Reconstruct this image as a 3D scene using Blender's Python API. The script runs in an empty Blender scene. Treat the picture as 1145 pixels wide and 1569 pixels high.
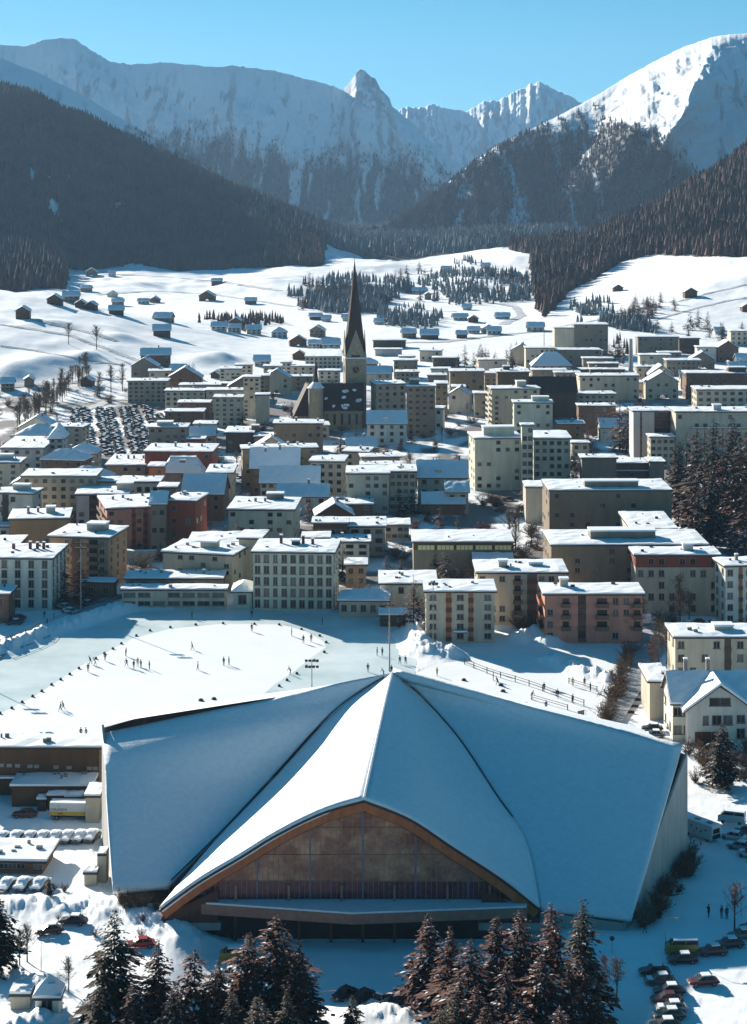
import bpy, bmesh, math, random
import numpy as np
from mathutils import Vector, Matrix
random.seed(7); np.random.seed(7)
SC = bpy.context.scene
COL = SC.collection
# ------------------------------------------------------------------ camera, sky, sun, exposure
PW, PH = 1145.0, 1569.0          # photograph size; layout below is measured on it
FOC, HOR, CAMZ, CX = 3000.0, 275.0, 110.0, 572.5
cam = bpy.data.cameras.new('camera'); camo = bpy.data.objects.new('camera', cam); COL.objects.link(camo)
cam.sensor_fit = 'HORIZONTAL'; cam.sensor_width = 36.0; cam.lens = 36.0*FOC/PW
cam.shift_y = -(PH/2-HOR)/PW
cam.clip_start = 5; cam.clip_end = 60000
camo.location = (0, 0, CAMZ); camo.rotation_euler = (math.radians(90), 0, 0)
SC.camera = camo
SUN_EL, SUN_AZ = math.radians(20), math.radians(-36)      # azimuth from +Y towards +X
sdir = Vector((math.sin(SUN_AZ)*math.cos(SUN_EL), math.cos(SUN_AZ)*math.cos(SUN_EL), math.sin(SUN_EL)))
sl = bpy.data.lights.new('sun', 'SUN'); sl.energy = 5.0; sl.angle = math.radians(0.5); sl.color = (1.0, 0.93, 0.82)
so = bpy.data.objects.new('sun', sl); COL.objects.link(so); so.rotation_euler = sdir.to_track_quat('Z', 'Y').to_euler()
W = bpy.data.worlds.new("World"); SC.world = W; W.use_nodes = True
nt = W.node_tree; nt.nodes.clear()
tc = nt.nodes.new('ShaderNodeTexCoord'); add = nt.nodes.new('ShaderNodeVectorMath'); add.operation = 'ADD'
add.inputs[1].default_value = (0, 0, 0.10)
nrm = nt.nodes.new('ShaderNodeVectorMath'); nrm.operation = 'NORMALIZE'
sky = nt.nodes.new('ShaderNodeTexSky'); sky.sky_type = 'NISHITA'; sky.sun_disc = False
sky.sun_elevation = SUN_EL; sky.sun_rotation = SUN_AZ; sky.altitude = 1600; sky.air_density = 1.0; sky.dust_density = 0.3; sky.ozone_density = 1.5
hsv = nt.nodes.new('ShaderNodeHueSaturation'); hsv.inputs['Saturation'].default_value = 1.5; hsv.inputs['Hue'].default_value = 0.478
bg = nt.nodes.new('ShaderNodeBackground'); bg.inputs['Strength'].default_value = 0.052
wo = nt.nodes.new('ShaderNodeOutputWorld')
for a, b in ((tc.outputs['Generated'], add.inputs[0]), (add.outputs[0], nrm.inputs[0]), (nrm.outputs[0], sky.inputs[0]),
             (sky.outputs[0], hsv.inputs['Color']), (hsv.outputs[0], bg.inputs[0]), (bg.outputs[0], wo.inputs[0])):
    nt.links.new(a, b)
SC.view_settings.view_transform = 'Standard'; SC.view_settings.look = 'None'
SC.view_settings.exposure = 1.12; SC.view_settings.gamma = 1.0
SC.cycles.max_bounces = 5; SC.cycles.diffuse_bounces = 2; SC.cycles.volume_bounces = 0; SC.cycles.glossy_bounces = 2

# ------------------------------------------------------------------ materials
MATS = {}
def mat(name, col, rough=.8, var=.12, scale=.6, bump=0., streak=False, metal=0., spec=.3, var2=None):
    if name in MATS: return MATS[name]
    m = bpy.data.materials.new(name); m.use_nodes = True; t = m.node_tree; b = t.nodes['Principled BSDF']
    b.inputs['Roughness'].default_value = rough; b.inputs['Metallic'].default_value = metal
    b.inputs['Specular IOR Level'].default_value = spec
    co = t.nodes.new('ShaderNodeTexCoord'); mp = t.nodes.new('ShaderNodeMapping')
    mp.inputs['Scale'].default_value = (1, 1, .25) if streak else (1, 1, 1)
    n = t.nodes.new('ShaderNodeTexNoise'); n.inputs['Scale'].default_value = scale; n.inputs['Detail'].default_value = 5; n.inputs['Roughness'].default_value = .65
    r = t.nodes.new('ShaderNodeValToRGB')
    r.color_ramp.elements[0].position = .3; r.color_ramp.elements[1].position = .7
    c2 = var2 if var2 else tuple(min(1, c*(1+var)) for c in col)
    r.color_ramp.elements[0].color = (*[c*(1-var) for c in col], 1); r.color_ramp.elements[1].color = (*c2, 1)
    t.links.new(co.outputs['Object'], mp.inputs[0]); t.links.new(mp.outputs[0], n.inputs['Vector'])
    t.links.new(n.outputs['Fac'], r.inputs[0]); t.links.new(r.outputs[0], b.inputs['Base Color'])
    if bump:
        bp = t.nodes.new('ShaderNodeBump'); bp.inputs['Strength'].default_value = bump; bp.inputs['Distance'].default_value = .15
        t.links.new(n.outputs['Fac'], bp.inputs['Height']); t.links.new(bp.outputs[0], b.inputs['Normal'])
    MATS[name] = m; return m
SNOW = mat('snow', (.80, .83, .86), .6, .05, .35, .35)
RSNOW = mat('roof_snow_mat', (.80, .83, .86), .6, .05, .8, .3)
FASCIA = mat('fascia_dark', (.055, .04, .032), .7)
GLASS = mat('window_glass', (.022, .022, .022), .2, .5, .4, spec=.3)
GLASSG = mat('window_glass_grey', (.075, .075, .075), .25, .5, .4, spec=.5)
FRAMEW = mat('frame_white', (.30, .28, .25), .6)
FRAMED = mat('frame_dark', (.07, .05, .04), .6)
WOOD = mat('dark_wood', (.075, .042, .028), .8, .35, 2., streak=True)
WOODR = mat('red_wood', (.14, .05, .03), .8, .3, 2., streak=True)
METAL = mat('grey_metal', (.22, .23, .24), .45, .15, 1., metal=.6)
CHIM = mat('chimney_brick', (.16, .055, .04), .9, .3, 3.)
CHIMG = mat('chimney_grey', (.22, .20, .18), .9, .3, 3.)
BLACK = mat('black_rubber', (.02, .02, .02), .8)
NEED = mat('needles', (.036, .017, .011), .85, .45, .5, var2=(.17, .052, .032))
NEEDG = mat('needles_green', (.020, .017, .010), .85, .4, .5, var2=(.085, .05, .024))
NEEDF = mat('needles_far', (.042, .024, .020), .9, .4, .012, var2=(.115, .060, .038))
NEEDHAZE = mat('needles_hazed', (.11, .15, .17), .9, .3, .03, var2=(.17, .20, .21))  # blue valley mist painted into the needle colour of distant woods
TSNOW = mat('tree_snow', (.66, .66, .70), .7)
BARK = mat('bark', (.07, .048, .035), .9, .3, 3.)
TWIG = mat('twigs', (.15, .11, .07), .9, .3, .8)
TWIGR = mat('twigs_red', (.14, .07, .045), .9, .3, .8)
# ------------------------------------------------------------------ helpers
def link(name, me, parent=None, m=None, loc=None, rz=0):
    o = bpy.data.objects.new(name, me); COL.objects.link(o)
    if m is not None and me is not None:
        for x in (m if isinstance(m, (list, tuple)) else [m]): me.materials.append(x)
    if parent: o.parent = parent
    if loc is not None: o.location = loc
    if rz: o.rotation_euler = (0, 0, rz)
    return o
def empty(name, loc, rz=0):
    o = bpy.data.objects.new(name, None); COL.objects.link(o); o.location = loc; o.rotation_euler = (0, 0, rz); o.empty_display_size = .5
    return o
LABELS = {}
def tag(o, label=None, cat=None, group=None, kind=None):
    if label: o['label'] = label
    if cat: o['category'] = cat
    if group: o['group'] = group
    if kind: o['kind'] = kind
    return o
class MB:
    """collects faces; builds ONE mesh"""
    def __init__(s): s.v = []; s.f = []; s.mi = []
    def face(s, pts, mi=0):
        n = len(s.v); s.v += [tuple(p) for p in pts]; s.f.append(tuple(range(n, n+len(pts)))); s.mi.append(mi)
    def box(s, x0, x1, y0, y1, z0, z1, mi=0, rz=0, c=None):
        P = [(x0,y0,z0),(x1,y0,z0),(x1,y1,z0),(x0,y1,z0),(x0,y0,z1),(x1,y0,z1),(x1,y1,z1),(x0,y1,z1)]
        if rz:
            cx, cy = c if c else ((x0+x1)/2, (y0+y1)/2); ca, sa = math.cos(rz), math.sin(rz)
            P = [(cx+(x-cx)*ca-(y-cy)*sa, cy+(x-cx)*sa+(y-cy)*ca, z) for x, y, z in P]
        n = len(s.v); s.v += P
        for q in ((0,3,2,1),(4,5,6,7),(0,1,5,4),(1,2,6,5),(2,3,7,6),(3,0,4,7)): s.f.append(tuple(n+i for i in q)); s.mi.append(mi)
        return s
    def tube(s, pts, rad, seg=6, mi=0, cap=True):
        pts = [Vector(p) for p in pts]; rings = []
        for i, p in enumerate(pts):
            d = (pts[min(i+1, len(pts)-1)]-pts[max(i-1, 0)]).normalized()
            a = d.orthogonal().normalized() if abs(d.z) < .95 else Vector((1, 0, 0)); a = (a-d*a.dot(d)).normalized(); b = d.cross(a)
            r = rad[i] if isinstance(rad, (list, tuple)) else rad
            n = len(s.v); s.v += [tuple(p+a*(r*math.cos(2*math.pi*k/seg))+b*(r*math.sin(2*math.pi*k/seg))) for k in range(seg)]; rings.append(n)
        for a, b in zip(rings, rings[1:]):
            for k in range(seg): s.f.append((a+k, a+(k+1) % seg, b+(k+1) % seg, b+k)); s.mi.append(mi)
        if cap: s.f.append(tuple(rings[0]+k for k in range(seg))[::-1]); s.mi.append(mi); s.f.append(tuple(rings[-1]+k for k in range(seg))); s.mi.append(mi)
        return s
    def prism(s, poly, z0, z1, mi=0):
        n = len(poly); b = len(s.v); s.v += [(x, y, z0) for x, y in poly]+[(x, y, z1) for x, y in poly]
        s.f.append(tuple(b+n+i for i in range(n))); s.mi.append(mi)
        s.f.append(tuple(b+i for i in range(n))[::-1]); s.mi.append(mi)
        for i in range(n): s.f.append((b+i, b+(i+1) % n, b+n+(i+1) % n, b+n+i)); s.mi.append(mi)
        return s
    def mesh(s, name):
        me = bpy.data.meshes.new(name); me.from_pydata(s.v, [], s.f); me.polygons.foreach_set('material_index', s.mi); me.update(); return me
    def build(s, name, m, parent=None, loc=None, rz=0): return link(name, s.mesh(name), parent, m, loc, rz)
def np_mesh(name, V, F, smooth=False, mi=None):
    """V (n,3), F (m,k)"""
    me = bpy.data.meshes.new(name); V = np.asarray(V, np.float32); F = np.asarray(F, np.int32); m, k = F.shape
    me.vertices.add(len(V)); me.vertices.foreach_set('co', V.ravel())
    me.loops.add(m*k); me.loops.foreach_set('vertex_index', F.ravel())
    me.polygons.add(m); me.polygons.foreach_set('loop_start', np.arange(0, m*k, k, dtype=np.int32))
    if mi is not None: me.polygons.foreach_set('material_index', np.asarray(mi, np.int32))
    me.polygons.foreach_set('use_smooth', np.full(m, smooth, bool))
    me.update(calc_edges=True); return me
def grid_faces(nr, nc):
    i = np.arange(nr-1)[:, None]*nc+np.arange(nc-1)[None]; i = i.ravel()
    return np.stack([i, i+1, i+nc+1, i+nc], 1)
def _h(ix, iy, seed):
    n = (ix.astype(np.int64)*374761393+iy.astype(np.int64)*668265263+seed*1274126177) & 0xffffffff
    n = ((n ^ (n >> 13))*1274126177) & 0xffffffff
    return ((n ^ (n >> 16)) & 0xffff)/65535.
def vnoise(x, y, seed=0):
    x = np.asarray(x, float); y = np.asarray(y, float); ix = np.floor(x); iy = np.floor(y); fx = x-ix; fy = y-iy
    fx = fx*fx*(3-2*fx); fy = fy*fy*(3-2*fy); ix = ix.astype(np.int64); iy = iy.astype(np.int64)
    a = _h(ix, iy, seed); b = _h(ix+1, iy, seed); c = _h(ix, iy+1, seed); d = _h(ix+1, iy+1, seed)
    return (a*(1-fx)+b*fx)*(1-fy)+(c*(1-fx)+d*fx)*fy
def fbm(x, y, o=4, seed=0):
    r = 0; a = .5; t = 0
    for k in range(o): r = r+a*vnoise(x*2**k, y*2**k, seed+k*17); t += a; a *= .5
    return r/t
def ridged(x, y, o=4, seed=0):
    r = 0; a = .5; t = 0
    for k in range(o): r = r+a*(1-np.abs(2*vnoise(x*2**k, y*2**k, seed+k*31)-1)); t += a; a *= .5
    return r/t
def ss(a, b, x): t = np.clip((x-a)/(b-a), 0, 1); return t*t*(3-2*t)
# ------------------------------------------------------------------ terrain
def U(px): return (px-CX)/FOC
LH = np.array([(-900,-60),(-400,60),(0,145),(50,162),(100,185),(160,205),(220,232),(280,262),(340,290),(380,303),(430,328),(480,350),(540,380),(600,402),(650,418),(700,425),(2500,425)], float)
RH = np.array([(-900,432),(760,432),(830,422),(860,402),(900,380),(950,352),(1000,332),(1050,302),(1100,270),(1145,240),(1300,160),(1700,-20)], float)
def terr(X, Y):
    X = np.asarray(X, float); Y = np.asarray(Y, float); u = X/np.maximum(Y, 1); px = u*FOC+CX
    z = np.zeros(np.broadcast(X, Y).shape)
    # foreground lumps and snow banks (kept off the rinks)
    # left meadow shoulder
    w = ss(470, -60, px)
    z = z+w*33*ss(930, 1330, Y)*(1-ss(1340, 1620, Y))
    z = z+w*ss(1000, 1200, Y)*(1-ss(1500, 1700, Y))*9*(fbm(X/55+3, Y/90, 3, 5)-.5)
    # hummock that throws the blue shade on the lower meadow
    for (hx, hy, rx, ry, hh) in ((60, 575, 55, 30, 4.5), (0, 585, 50, 35, 5.5), (118, 568, 30, 25, 3.8), (335, 552, 32, 28, 4.6), (300, 556, 34, 24, 3.2), (180, 545, 40, 18, 2.2), (60, 540, 60, 14, 1.8)):
        Yh = FOC*CAMZ/(hy+14-HOR); Xh = U(hx)*Yh; r2 = ((X-Xh)/(rx*Yh/FOC))**2+((Y-Yh-25)/ry)**2
        z = z+hh*np.exp(-r2*1.6)
    # far valley floor: gentle benches
    far = ss(1650, 2000, Y)*(1-ss(2900, 3300, Y))
    z = z+far*24*(fbm(X/95, Y/130, 4, 9)-.38)*(1-ss(560, 700, px)*.3)
    # right meadow
    z = z+40*ss(790, 1180, px)*ss(1330, 1760, Y)
    z = z+ss(830, 900, px)*ss(1400, 1600, Y)*(1-ss(1800, 1900, Y))*7*(fbm(X/40, Y/80, 3, 21)-.5)
    z = z+ss(1130, 1700, px)*ss(900, 1400, Y)*20
    # left wooded hill (and its nearer spur at the far left)
    zc = CAMZ+(HOR-np.interp(px, LH[:, 0], LH[:, 1]))/FOC*2950.
    z = z+np.maximum(zc, 0)*ss(2380, 2950, Y)*(1-.85*ss(2950, 3700, Y))
    z = z+ss(112, 70, px)*ss(1750, 2250, Y)*26*(1-ss(2500, 3000, Y))
    # right wooded hill
    zc = CAMZ+(HOR-np.interp(px, RH[:, 0], RH[:, 1]))/FOC*2350.
    z = z+np.maximum(zc-40*ss(790, 1180, px), 0)*ss(1760, 2350, Y)*(1-.8*ss(2350, 3000, Y))
    # middle of the valley rises a bit on the right
    z = z+ss(620, 800, px)*(1-ss(850, 900, px))*ss(1650, 2500, Y)*14
    # low undulation of drifts
    z = z+ss(120, 60, Y)*0
    return z
def G(px, py):
    """first point where the ray through a photograph pixel meets the terrain"""
    Y = np.concatenate([np.arange(200, 1000, 2.), np.arange(1000, 5000, 4.)]); X = U(px)*Y
    zr = CAMZ-(py-HOR)/FOC*Y; d = zr-terr(X, Y); i = np.where(d <= 0)[0]
    if len(i) == 0: return (X[-1], Y[-1], float(terr(X[-1], Y[-1])))
    i = i[0]
    if i == 0: return (X[0], Y[0], 0.)
    t = d[i-1]/(d[i-1]-d[i]); y = Y[i-1]+t*(Y[i]-Y[i-1]); x = U(px)*y
    return (float(x), float(y), float(terr(x, y)))
def P3(px, py, z):
    s = (py-HOR)/(CAMZ-z); return Vector((((px-CX)/s), FOC/s, z))
def poly2(pts, z=0.): return [tuple(P3(x, y, z))[:2] for x, y in pts]
def inpoly(X, Y, poly):
    r = np.zeros(np.shape(X), bool); n = len(poly)
    for i in range(n):
        x0, y0 = poly[i]; x1, y1 = poly[(i+1) % n]
        c = ((y0 > Y) != (y1 > Y)) & (X < (x1-x0)*(Y-y0)/((y1-y0) if y1 != y0 else 1e-9)+x0); r ^= c
    return r
ICE_OUT = poly2([(-260,1160),(-240,1060),(-120,1018),(0,1003),(60,978),(130,955),(205,938),(300,934),(400,936),(500,941),(570,946),(612,958),(632,985),(640,1010),(634,1050),(615,1100),(560,1160),(400,1190),(100,1160)])
RINK2 = poly2([(618,1050),(640,1030),(668,1018),(700,1013),(740,1009),(800,1008),(935,1012),(912,1100),(900,1135),(800,1135),(640,1100)])
SHADEF = poly2([(655,992),(968,988),(972,1000),(940,1044),(700,1014)])
ARENA_P = poly2([(140,1290),(1050,1290),(980,1425),(700,1440),(300,1420),(160,1380)])
# the ground: one sheet from the foot of the frame to the horizon
gu = np.concatenate([np.linspace(-.75, -.21, 60)[:-1], np.linspace(-.21, .21, 640), np.linspace(.21, .75, 60)[1:]])
gy = np.concatenate([np.linspace(20, 225, 30)[:-1], np.geomspace(225, 4700, 900), np.geomspace(4700, 40000, 40)[1:]])
YY, UU = np.meshgrid(gy, gu, indexing='ij'); XX = UU*YY
ZZ = terr(XX, YY)
flat = inpoly(XX, YY, ICE_OUT) | inpoly(XX, YY, RINK2) | inpoly(XX, YY, ARENA_P) | inpoly(XX, YY, SHADEF)
lump = (fbm(XX/9, YY/9, 4, 41)-.45)*.8+np.maximum(fbm(XX/1.8, YY/1.8, 4, 43)-.52, 0)*1.1
near = (YY < 1000)
ZZ = ZZ+np.where(near, np.where(flat, -.12, lump*.35), (fbm(XX/14, YY/14, 3, 44)-.5)*1.0)
# snow bank between the hall and the front road, and the heaps round the rink
def heap(pts, wid, hgt, rough=1.):
    global ZZ
    P = [P3(x, y, 0) for x, y in pts]
    d = np.full(XX.shape, 1e9)
    for a, b in zip(P, P[1:]):
        dx, dy = b.x-a.x, b.y-a.y; t = np.clip(((XX-a.x)*dx+(YY-a.y)*dy)/(dx*dx+dy*dy), 0, 1)
        d = np.minimum(d, np.hypot(XX-a.x-t*dx, YY-a.y-t*dy))
    ZZ = ZZ+hgt*np.exp(-(d/wid)**2)*(1-rough*.7+rough*1.4*fbm(XX/1.5, YY/1.5, 4, 77))
heap([(-100,1395),(40,1390),(150,1390),(240,1412),(300,1432)], 4.5, 1.2)
heap([(-200,1035),(0,1000),(60,975),(130,950),(200,931),(300,927)], 3.2, 1.9)
heap([(636,970),(650,1000),(690,1004)], 3.5, 2.2); heap([(800,980),(822,975),(840,985)], 3., 2.6)
heap([(850,1012),(880,1025),(930,1040)], 3., 1.6); heap([(575,1548),(620,1556)], 3, 1.2)
heap([(20,1520),(70,1500)], 2, .7); heap([(-20,1600),(60,1570)], 3, 1.6)
ZZ = ZZ-2.1*ss(-30, -22, XX)*(1-ss(22, 30, XX))*ss(255, 268, YY)*(1-ss(289, 292, YY))
V = np.stack([XX, YY, ZZ], -1).reshape(-1, 3)
gme = np_mesh('ground', V, grid_faces(len(gy), len(gu)), True)
# forest-floor mask
def forest_mask(X, Y):
    u = X/np.maximum(Y, 1); px = u*FOC+CX; n = fbm(X/60, Y/60, 3, 61)-.5
    m = (px < 495+n*20)*(Y > 2390+n*60)                                 # left hill
    m = np.maximum(m, (px < 98+n*22)*(Y > 1850+n*40))                   # left spur
    edge = np.interp(px, [780, 812, 822, 835, 850, 870, 900, 960, 1000, 1050, 1100, 1145, 1500], [2600, 2300, 1640, 1560, 1640, 1780, 1880, 1960, 1960, 1850, 1800, 1780, 1760])
    m = np.maximum(m, (px > 820+n*70-(Y-1600)*.03*(Y>1600))*(Y > edge+n*70))
    m = np.maximum(m, (Y > 2680+n*180))
    m = m*(fbm(X/38, Y/55, 4, 67) < .76+.1*(Y > 2680))
    return m.astype(float)
FM = forest_mask(XX, YY)
# dark ground between the houses: shrubs and asphalt, plus house shade painted in
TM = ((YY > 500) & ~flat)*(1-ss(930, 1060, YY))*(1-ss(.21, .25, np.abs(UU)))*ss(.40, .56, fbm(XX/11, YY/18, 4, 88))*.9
ca = gme.color_attributes.new('mask', 'FLOAT_COLOR', 'POINT')
cd = np.zeros((len(V), 4), np.float32); cd[:, 0] = FM.ravel(); cd[:, 1] = TM.ravel(); cd[:, 3] = 1; ca.data.foreach_set('color', cd.ravel())
def ground_mat():
    m = bpy.data.materials.new('ground_snow'); m.use_nodes = True; t = m.node_tree; b = t.nodes['Principled BSDF']; N = t.nodes.new; L = t.links.new
    b.inputs['Roughness'].default_value = .65; b.inputs['Specular IOR Level'].default_value = .25
    at = N('ShaderNodeAttribute'); at.attribute_name = 'mask'; sp = N('ShaderNodeSeparateColor'); L(at.outputs['Color'], sp.inputs[0])
    co = N('ShaderNodeTexCoord'); n1 = N('ShaderNodeTexNoise'); n1.inputs['Scale'].default_value = .12; n1.inputs['Detail'].default_value = 8; n1.inputs['Roughness'].default_value = .6
    L(co.outputs['Object'], n1.inputs['Vector'])
    r = N('ShaderNodeValToRGB'); r.color_ramp.elements[0].position = .3; r.color_ramp.elements[0].color = (.80, .82, .84, 1); r.color_ramp.elements[1].position = .6; r.color_ramp.elements[1].color = (.9, .91, .92, 1)
    L(n1.outputs['Fac'], r.inputs[0])
    m1 = N('ShaderNodeMix'); m1.data_type = 'RGBA'; L(sp.outputs[0], m1.inputs[0]); L(r.outputs[0], m1.inputs[6]); m1.inputs[7].default_value = (.05, .045, .035, 1)
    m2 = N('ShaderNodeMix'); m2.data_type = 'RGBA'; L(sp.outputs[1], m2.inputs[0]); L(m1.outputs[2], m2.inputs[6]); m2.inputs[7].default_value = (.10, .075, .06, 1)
    L(m2.outputs[2], b.inputs['Base Color'])
    bp = N('ShaderNodeBump'); bp.inputs['Strength'].default_value = .35; bp.inputs['Distance'].default_value = .6; L(n1.outputs['Fac'], bp.inputs['Height']); L(bp.outputs[0], b.inputs['Normal'])
    return m
ground = link('ground', gme, None, ground_mat()); tag(ground, 'snow covered valley floor with the town and meadows on it', None, None, 'structure')

# ------------------------------------------------------------------ mountains
def mountain_mat(name, rock=(.10, .09, .085)):
    m = bpy.data.materials.new(name); m.use_nodes = True; t = m.node_tree; b = t.nodes['Principled BSDF']; N = t.nodes.new; L = t.links.new
    b.inputs['Roughness'].default_value = .8; b.inputs['Specular IOR Level'].default_value = .1
    at = N('ShaderNodeAttribute'); at.attribute_name = 'mask'; sp = N('ShaderNodeSeparateColor'); L(at.outputs['Color'], sp.inputs[0])
    m1 = N('ShaderNodeMix'); m1.data_type = 'RGBA'; L(sp.outputs[1], m1.inputs[0]); m1.inputs[6].default_value = (.8, .83, .86, 1); m1.inputs[7].default_value = (*rock, 1)
    m2 = N('ShaderNodeMix'); m2.data_type = 'RGBA'; L(sp.outputs[0], m2.inputs[0]); L(m1.outputs[2], m2.inputs[6]); m2.inputs[7].default_value = (.05, .045, .04, 1)
    L(m2.outputs[2], b.inputs['Base Color'])
    return m
FTREES = []   # points of far woods
def mountain(name, label, crest, Dc, slope, forestline, amp=30, rows=240, pxstep=1.6, gully=55, shape=None, seed=1, zb=-5, treen=0, rockn=.0, Df=None, upper=0, jag=2.0, facets=()):
    c = np.array(crest, float); px = np.arange(c[0, 0], c[-1, 0], pxstep); yc = np.interp(px, c[:, 0], c[:, 1])
    k = np.ones(3)/3; yc = np.convolve(np.pad(yc, 1, 'edge'), k, 'valid') if name == 'round_snow_mountain' else yc
    yc = yc+jag*((ridged(px/22, px*0+seed, 4, seed)-.55)*2+(ridged(px/7, px*0+seed+7, 4, seed)-.55)*(1.1 if jag < 1.4 else 2.2))
    u = U(px); zc = CAMZ+(HOR-yc)/FOC*Dc
    t = np.concatenate([np.linspace(0, 1, rows), 1+np.linspace(.02, .8, 30)])
    T, UUm = np.meshgrid(t, u, indexing='ij'); ZC = np.broadcast_to(zc, T.shape); PX = np.broadcast_to(px, T.shape)
    depth = np.maximum(ZC-zb, 20)/math.tan(math.radians(slope))
    if Df is not None: depth = np.maximum(depth, 0*depth+Df)
    Y = Dc-depth*(1-T); X = UUm*Y
    tt = np.clip(T, 0, 1); sh = tt**1.0 if shape is None else shape(tt, PX)
    Z = zb+(ZC-zb)*sh
    Z = np.where(T > 1, ZC-(T-1)*depth*.75, Z)
    for (pt, pb, wl, wr, A) in facets:          # spurs that run down towards the valley
        pr = pt+(pb-pt)*(1-tt); dd = PX-pr+14*(fbm(T*7, T*0+seed, 3, 5)-.5); dd = dd+10*(fbm(X/40, T*16, 4, 8)-.5)*2; ten = np.where(dd < 0, 1+dd/wl, 1-dd/wr); ten = np.clip(ten, 0, 1); ten = ten-.12*ten*ten; Y = Y-A*ten*np.clip((1-T)*3.5, 0, 1)*(.75+.5*ridged(X/60, T*3, 3, 14))*ss(.18, .62, T)
    X = UUm*Y
    env = np.clip(np.minimum(tt*3, (1-tt)*5), 0, 1)*np.where(T > 1, 0, 1)
    # gullies run down the fall line
    g = ridged(X/gully+fbm(X/200, Y/200, 2, seed+3)*1.2, Y/(gully*5), 4, seed+1)-.55
    n = fbm(X/260, Y/260, 4, seed+2)-.5
    g2 = ridged(X/24+fbm(X/90, Y/90, 2, seed+5)*1.5, Y/75, 3, seed+6)-.55
    g3 = fbm(X/11, T*30, 4, seed+8)-.5
    Z = Z+env*(amp*g+amp*1.6*n+amp*.42*g2+amp*.3*g3)
    Y2 = Y
    V = np.stack([X, Y2, Z], -1); me = np_mesh(name, V.reshape(-1, 3), grid_faces(len(t), len(px)), True)
    YP = HOR+(CAMZ-Z)/Y2*FOC                     # height read off the photograph
    nn = fbm(X/45, T*14, 4, seed+9)-.5; st = ridged(X/20+fbm(X/60, T*4, 2, seed+2)*2, T*2.2, 4, seed+12)-.6
    fl = np.interp(PX, *zip(*forestline))
    fm = ss(-22, 26, YP-fl+nn*46+st*58)*(1-.75*ss(.60, .74, fbm(X/16+fbm(X/50, T*5, 2, 3)*2, T*3.5, 4, seed+33)))
    strk = fbm(X/12+fbm(X/70, T*5, 2, seed+4)*3, T*11, 4, seed+19)-.5
    rk = ss(.02, .20, strk+g*.5+g2*.25+rockn+.05)*env if rockn > -1 else 0*fm
    if name == 'mountain_with_peak': rk = np.maximum(rk, ss(530, 545, PX)*(1-ss(580, 610, PX))*ss(.66, .8, T)*ss(-.06, .06, fbm(X/9, T*40, 4, 91)-.5))  # peak rock, also painted dark to stand for shade on its sunlit flank
    ca = me.color_attributes.new('mask', 'FLOAT_COLOR', 'POINT'); cd = np.zeros((V.shape[0]*V.shape[1], 4), np.float32)
    cd[:, 0] = (fm*.9).ravel(); cd[:, 1] = (rk*(.5 if name == 'mountain_with_peak' else .45)).ravel() if rockn > -1 else 0; cd[:, 3] = 1; ca.data.foreach_set('color', cd.ravel())  # rock streaks; on the peaked mountain they also paint in shading contrast
    o = link(name, me, None, mountain_mat(name+'_mat')); tag(o, label, None, None, 'structure')
    if treen:
        rr = np.random.rand(treen), np.random.rand(treen)
        i = (rr[0]*(rows-2)).astype(int); j = (rr[1]*(len(px)-2)).astype(int)
        ok = np.random.rand(treen) < fm[i, j]; i = i[ok]; j = j[ok]; a = np.random.rand(len(i))[:, None]; bb = np.random.rand(len(i))[:, None]
        pt = V[i, j]*(1-a)+V[i+1, j]*a; pt = pt+(V[i, j+1]-V[i, j])*bb
        FTREES.append((name, pt))
    return o
mountain('mountain_range_behind', 'jagged far snow ridge closing the valley', [(560,185),(600,176),(625,160),(640,166),(665,160),(690,166),(712,171),(740,156),(770,153),(795,136),(828,125),(850,135),(870,145),(892,158),(920,178),(960,200),(1100,260)],
         7300, 36, [(0, 400), (1200, 400)], amp=45, rows=150, gully=110, seed=11, rockn=-.06, pxstep=1.3, jag=3)
mountain('mountain_with_peak', 'long blue shaded snow mountain with one sharp peak', [(-700,60),(-300,85),(-100,75),(0,68),(35,71),(65,61),(90,57),(115,60),(140,76),(170,93),(200,98),(260,95),(330,103),(360,100),(400,105),(420,108),(450,115),(500,128),(519,134),(526,138),(533,130),(541,118),(547,110),(553,104),(558,106),(564,113),(570,118),(577,121),(583,136),(590,142),(597,150),(601,162),(625,182),(650,206),(680,233),(700,248),(715,263),(740,291),(800,335),(900,370)],
         5300, 45, [(-700, 330), (0, 300), (280, 205), (330, 215), (400, 235), (480, 240), (560, 232), (640, 262), (700, 285), (900, 330)], amp=34, rows=340, gully=52, seed=23, rockn=-.16, treen=30000, facets=[(100, 190, 50, 160, 60), (330, 420, 40, 120, 50), (600, 700, 30, 90, 60)], jag=1.5)
mountain('wooded_spur', 'snow shoulder with a dark tree line behind the wooded hill', [(-700,-20),(-200,40),(0,88),(60,112),(110,136),(160,166),(220,202),(290,237),(350,276),(400,301),(460,326),(520,351),(600,381)],
         3900, 34, [(-700, 190), (0, 190), (120, 200), (200, 198), (290, 225), (350, 262), (420, 300), (600, 380)], amp=16, rows=160, gully=45, seed=31, rockn=-.2, treen=9000, jag=1.)
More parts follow.
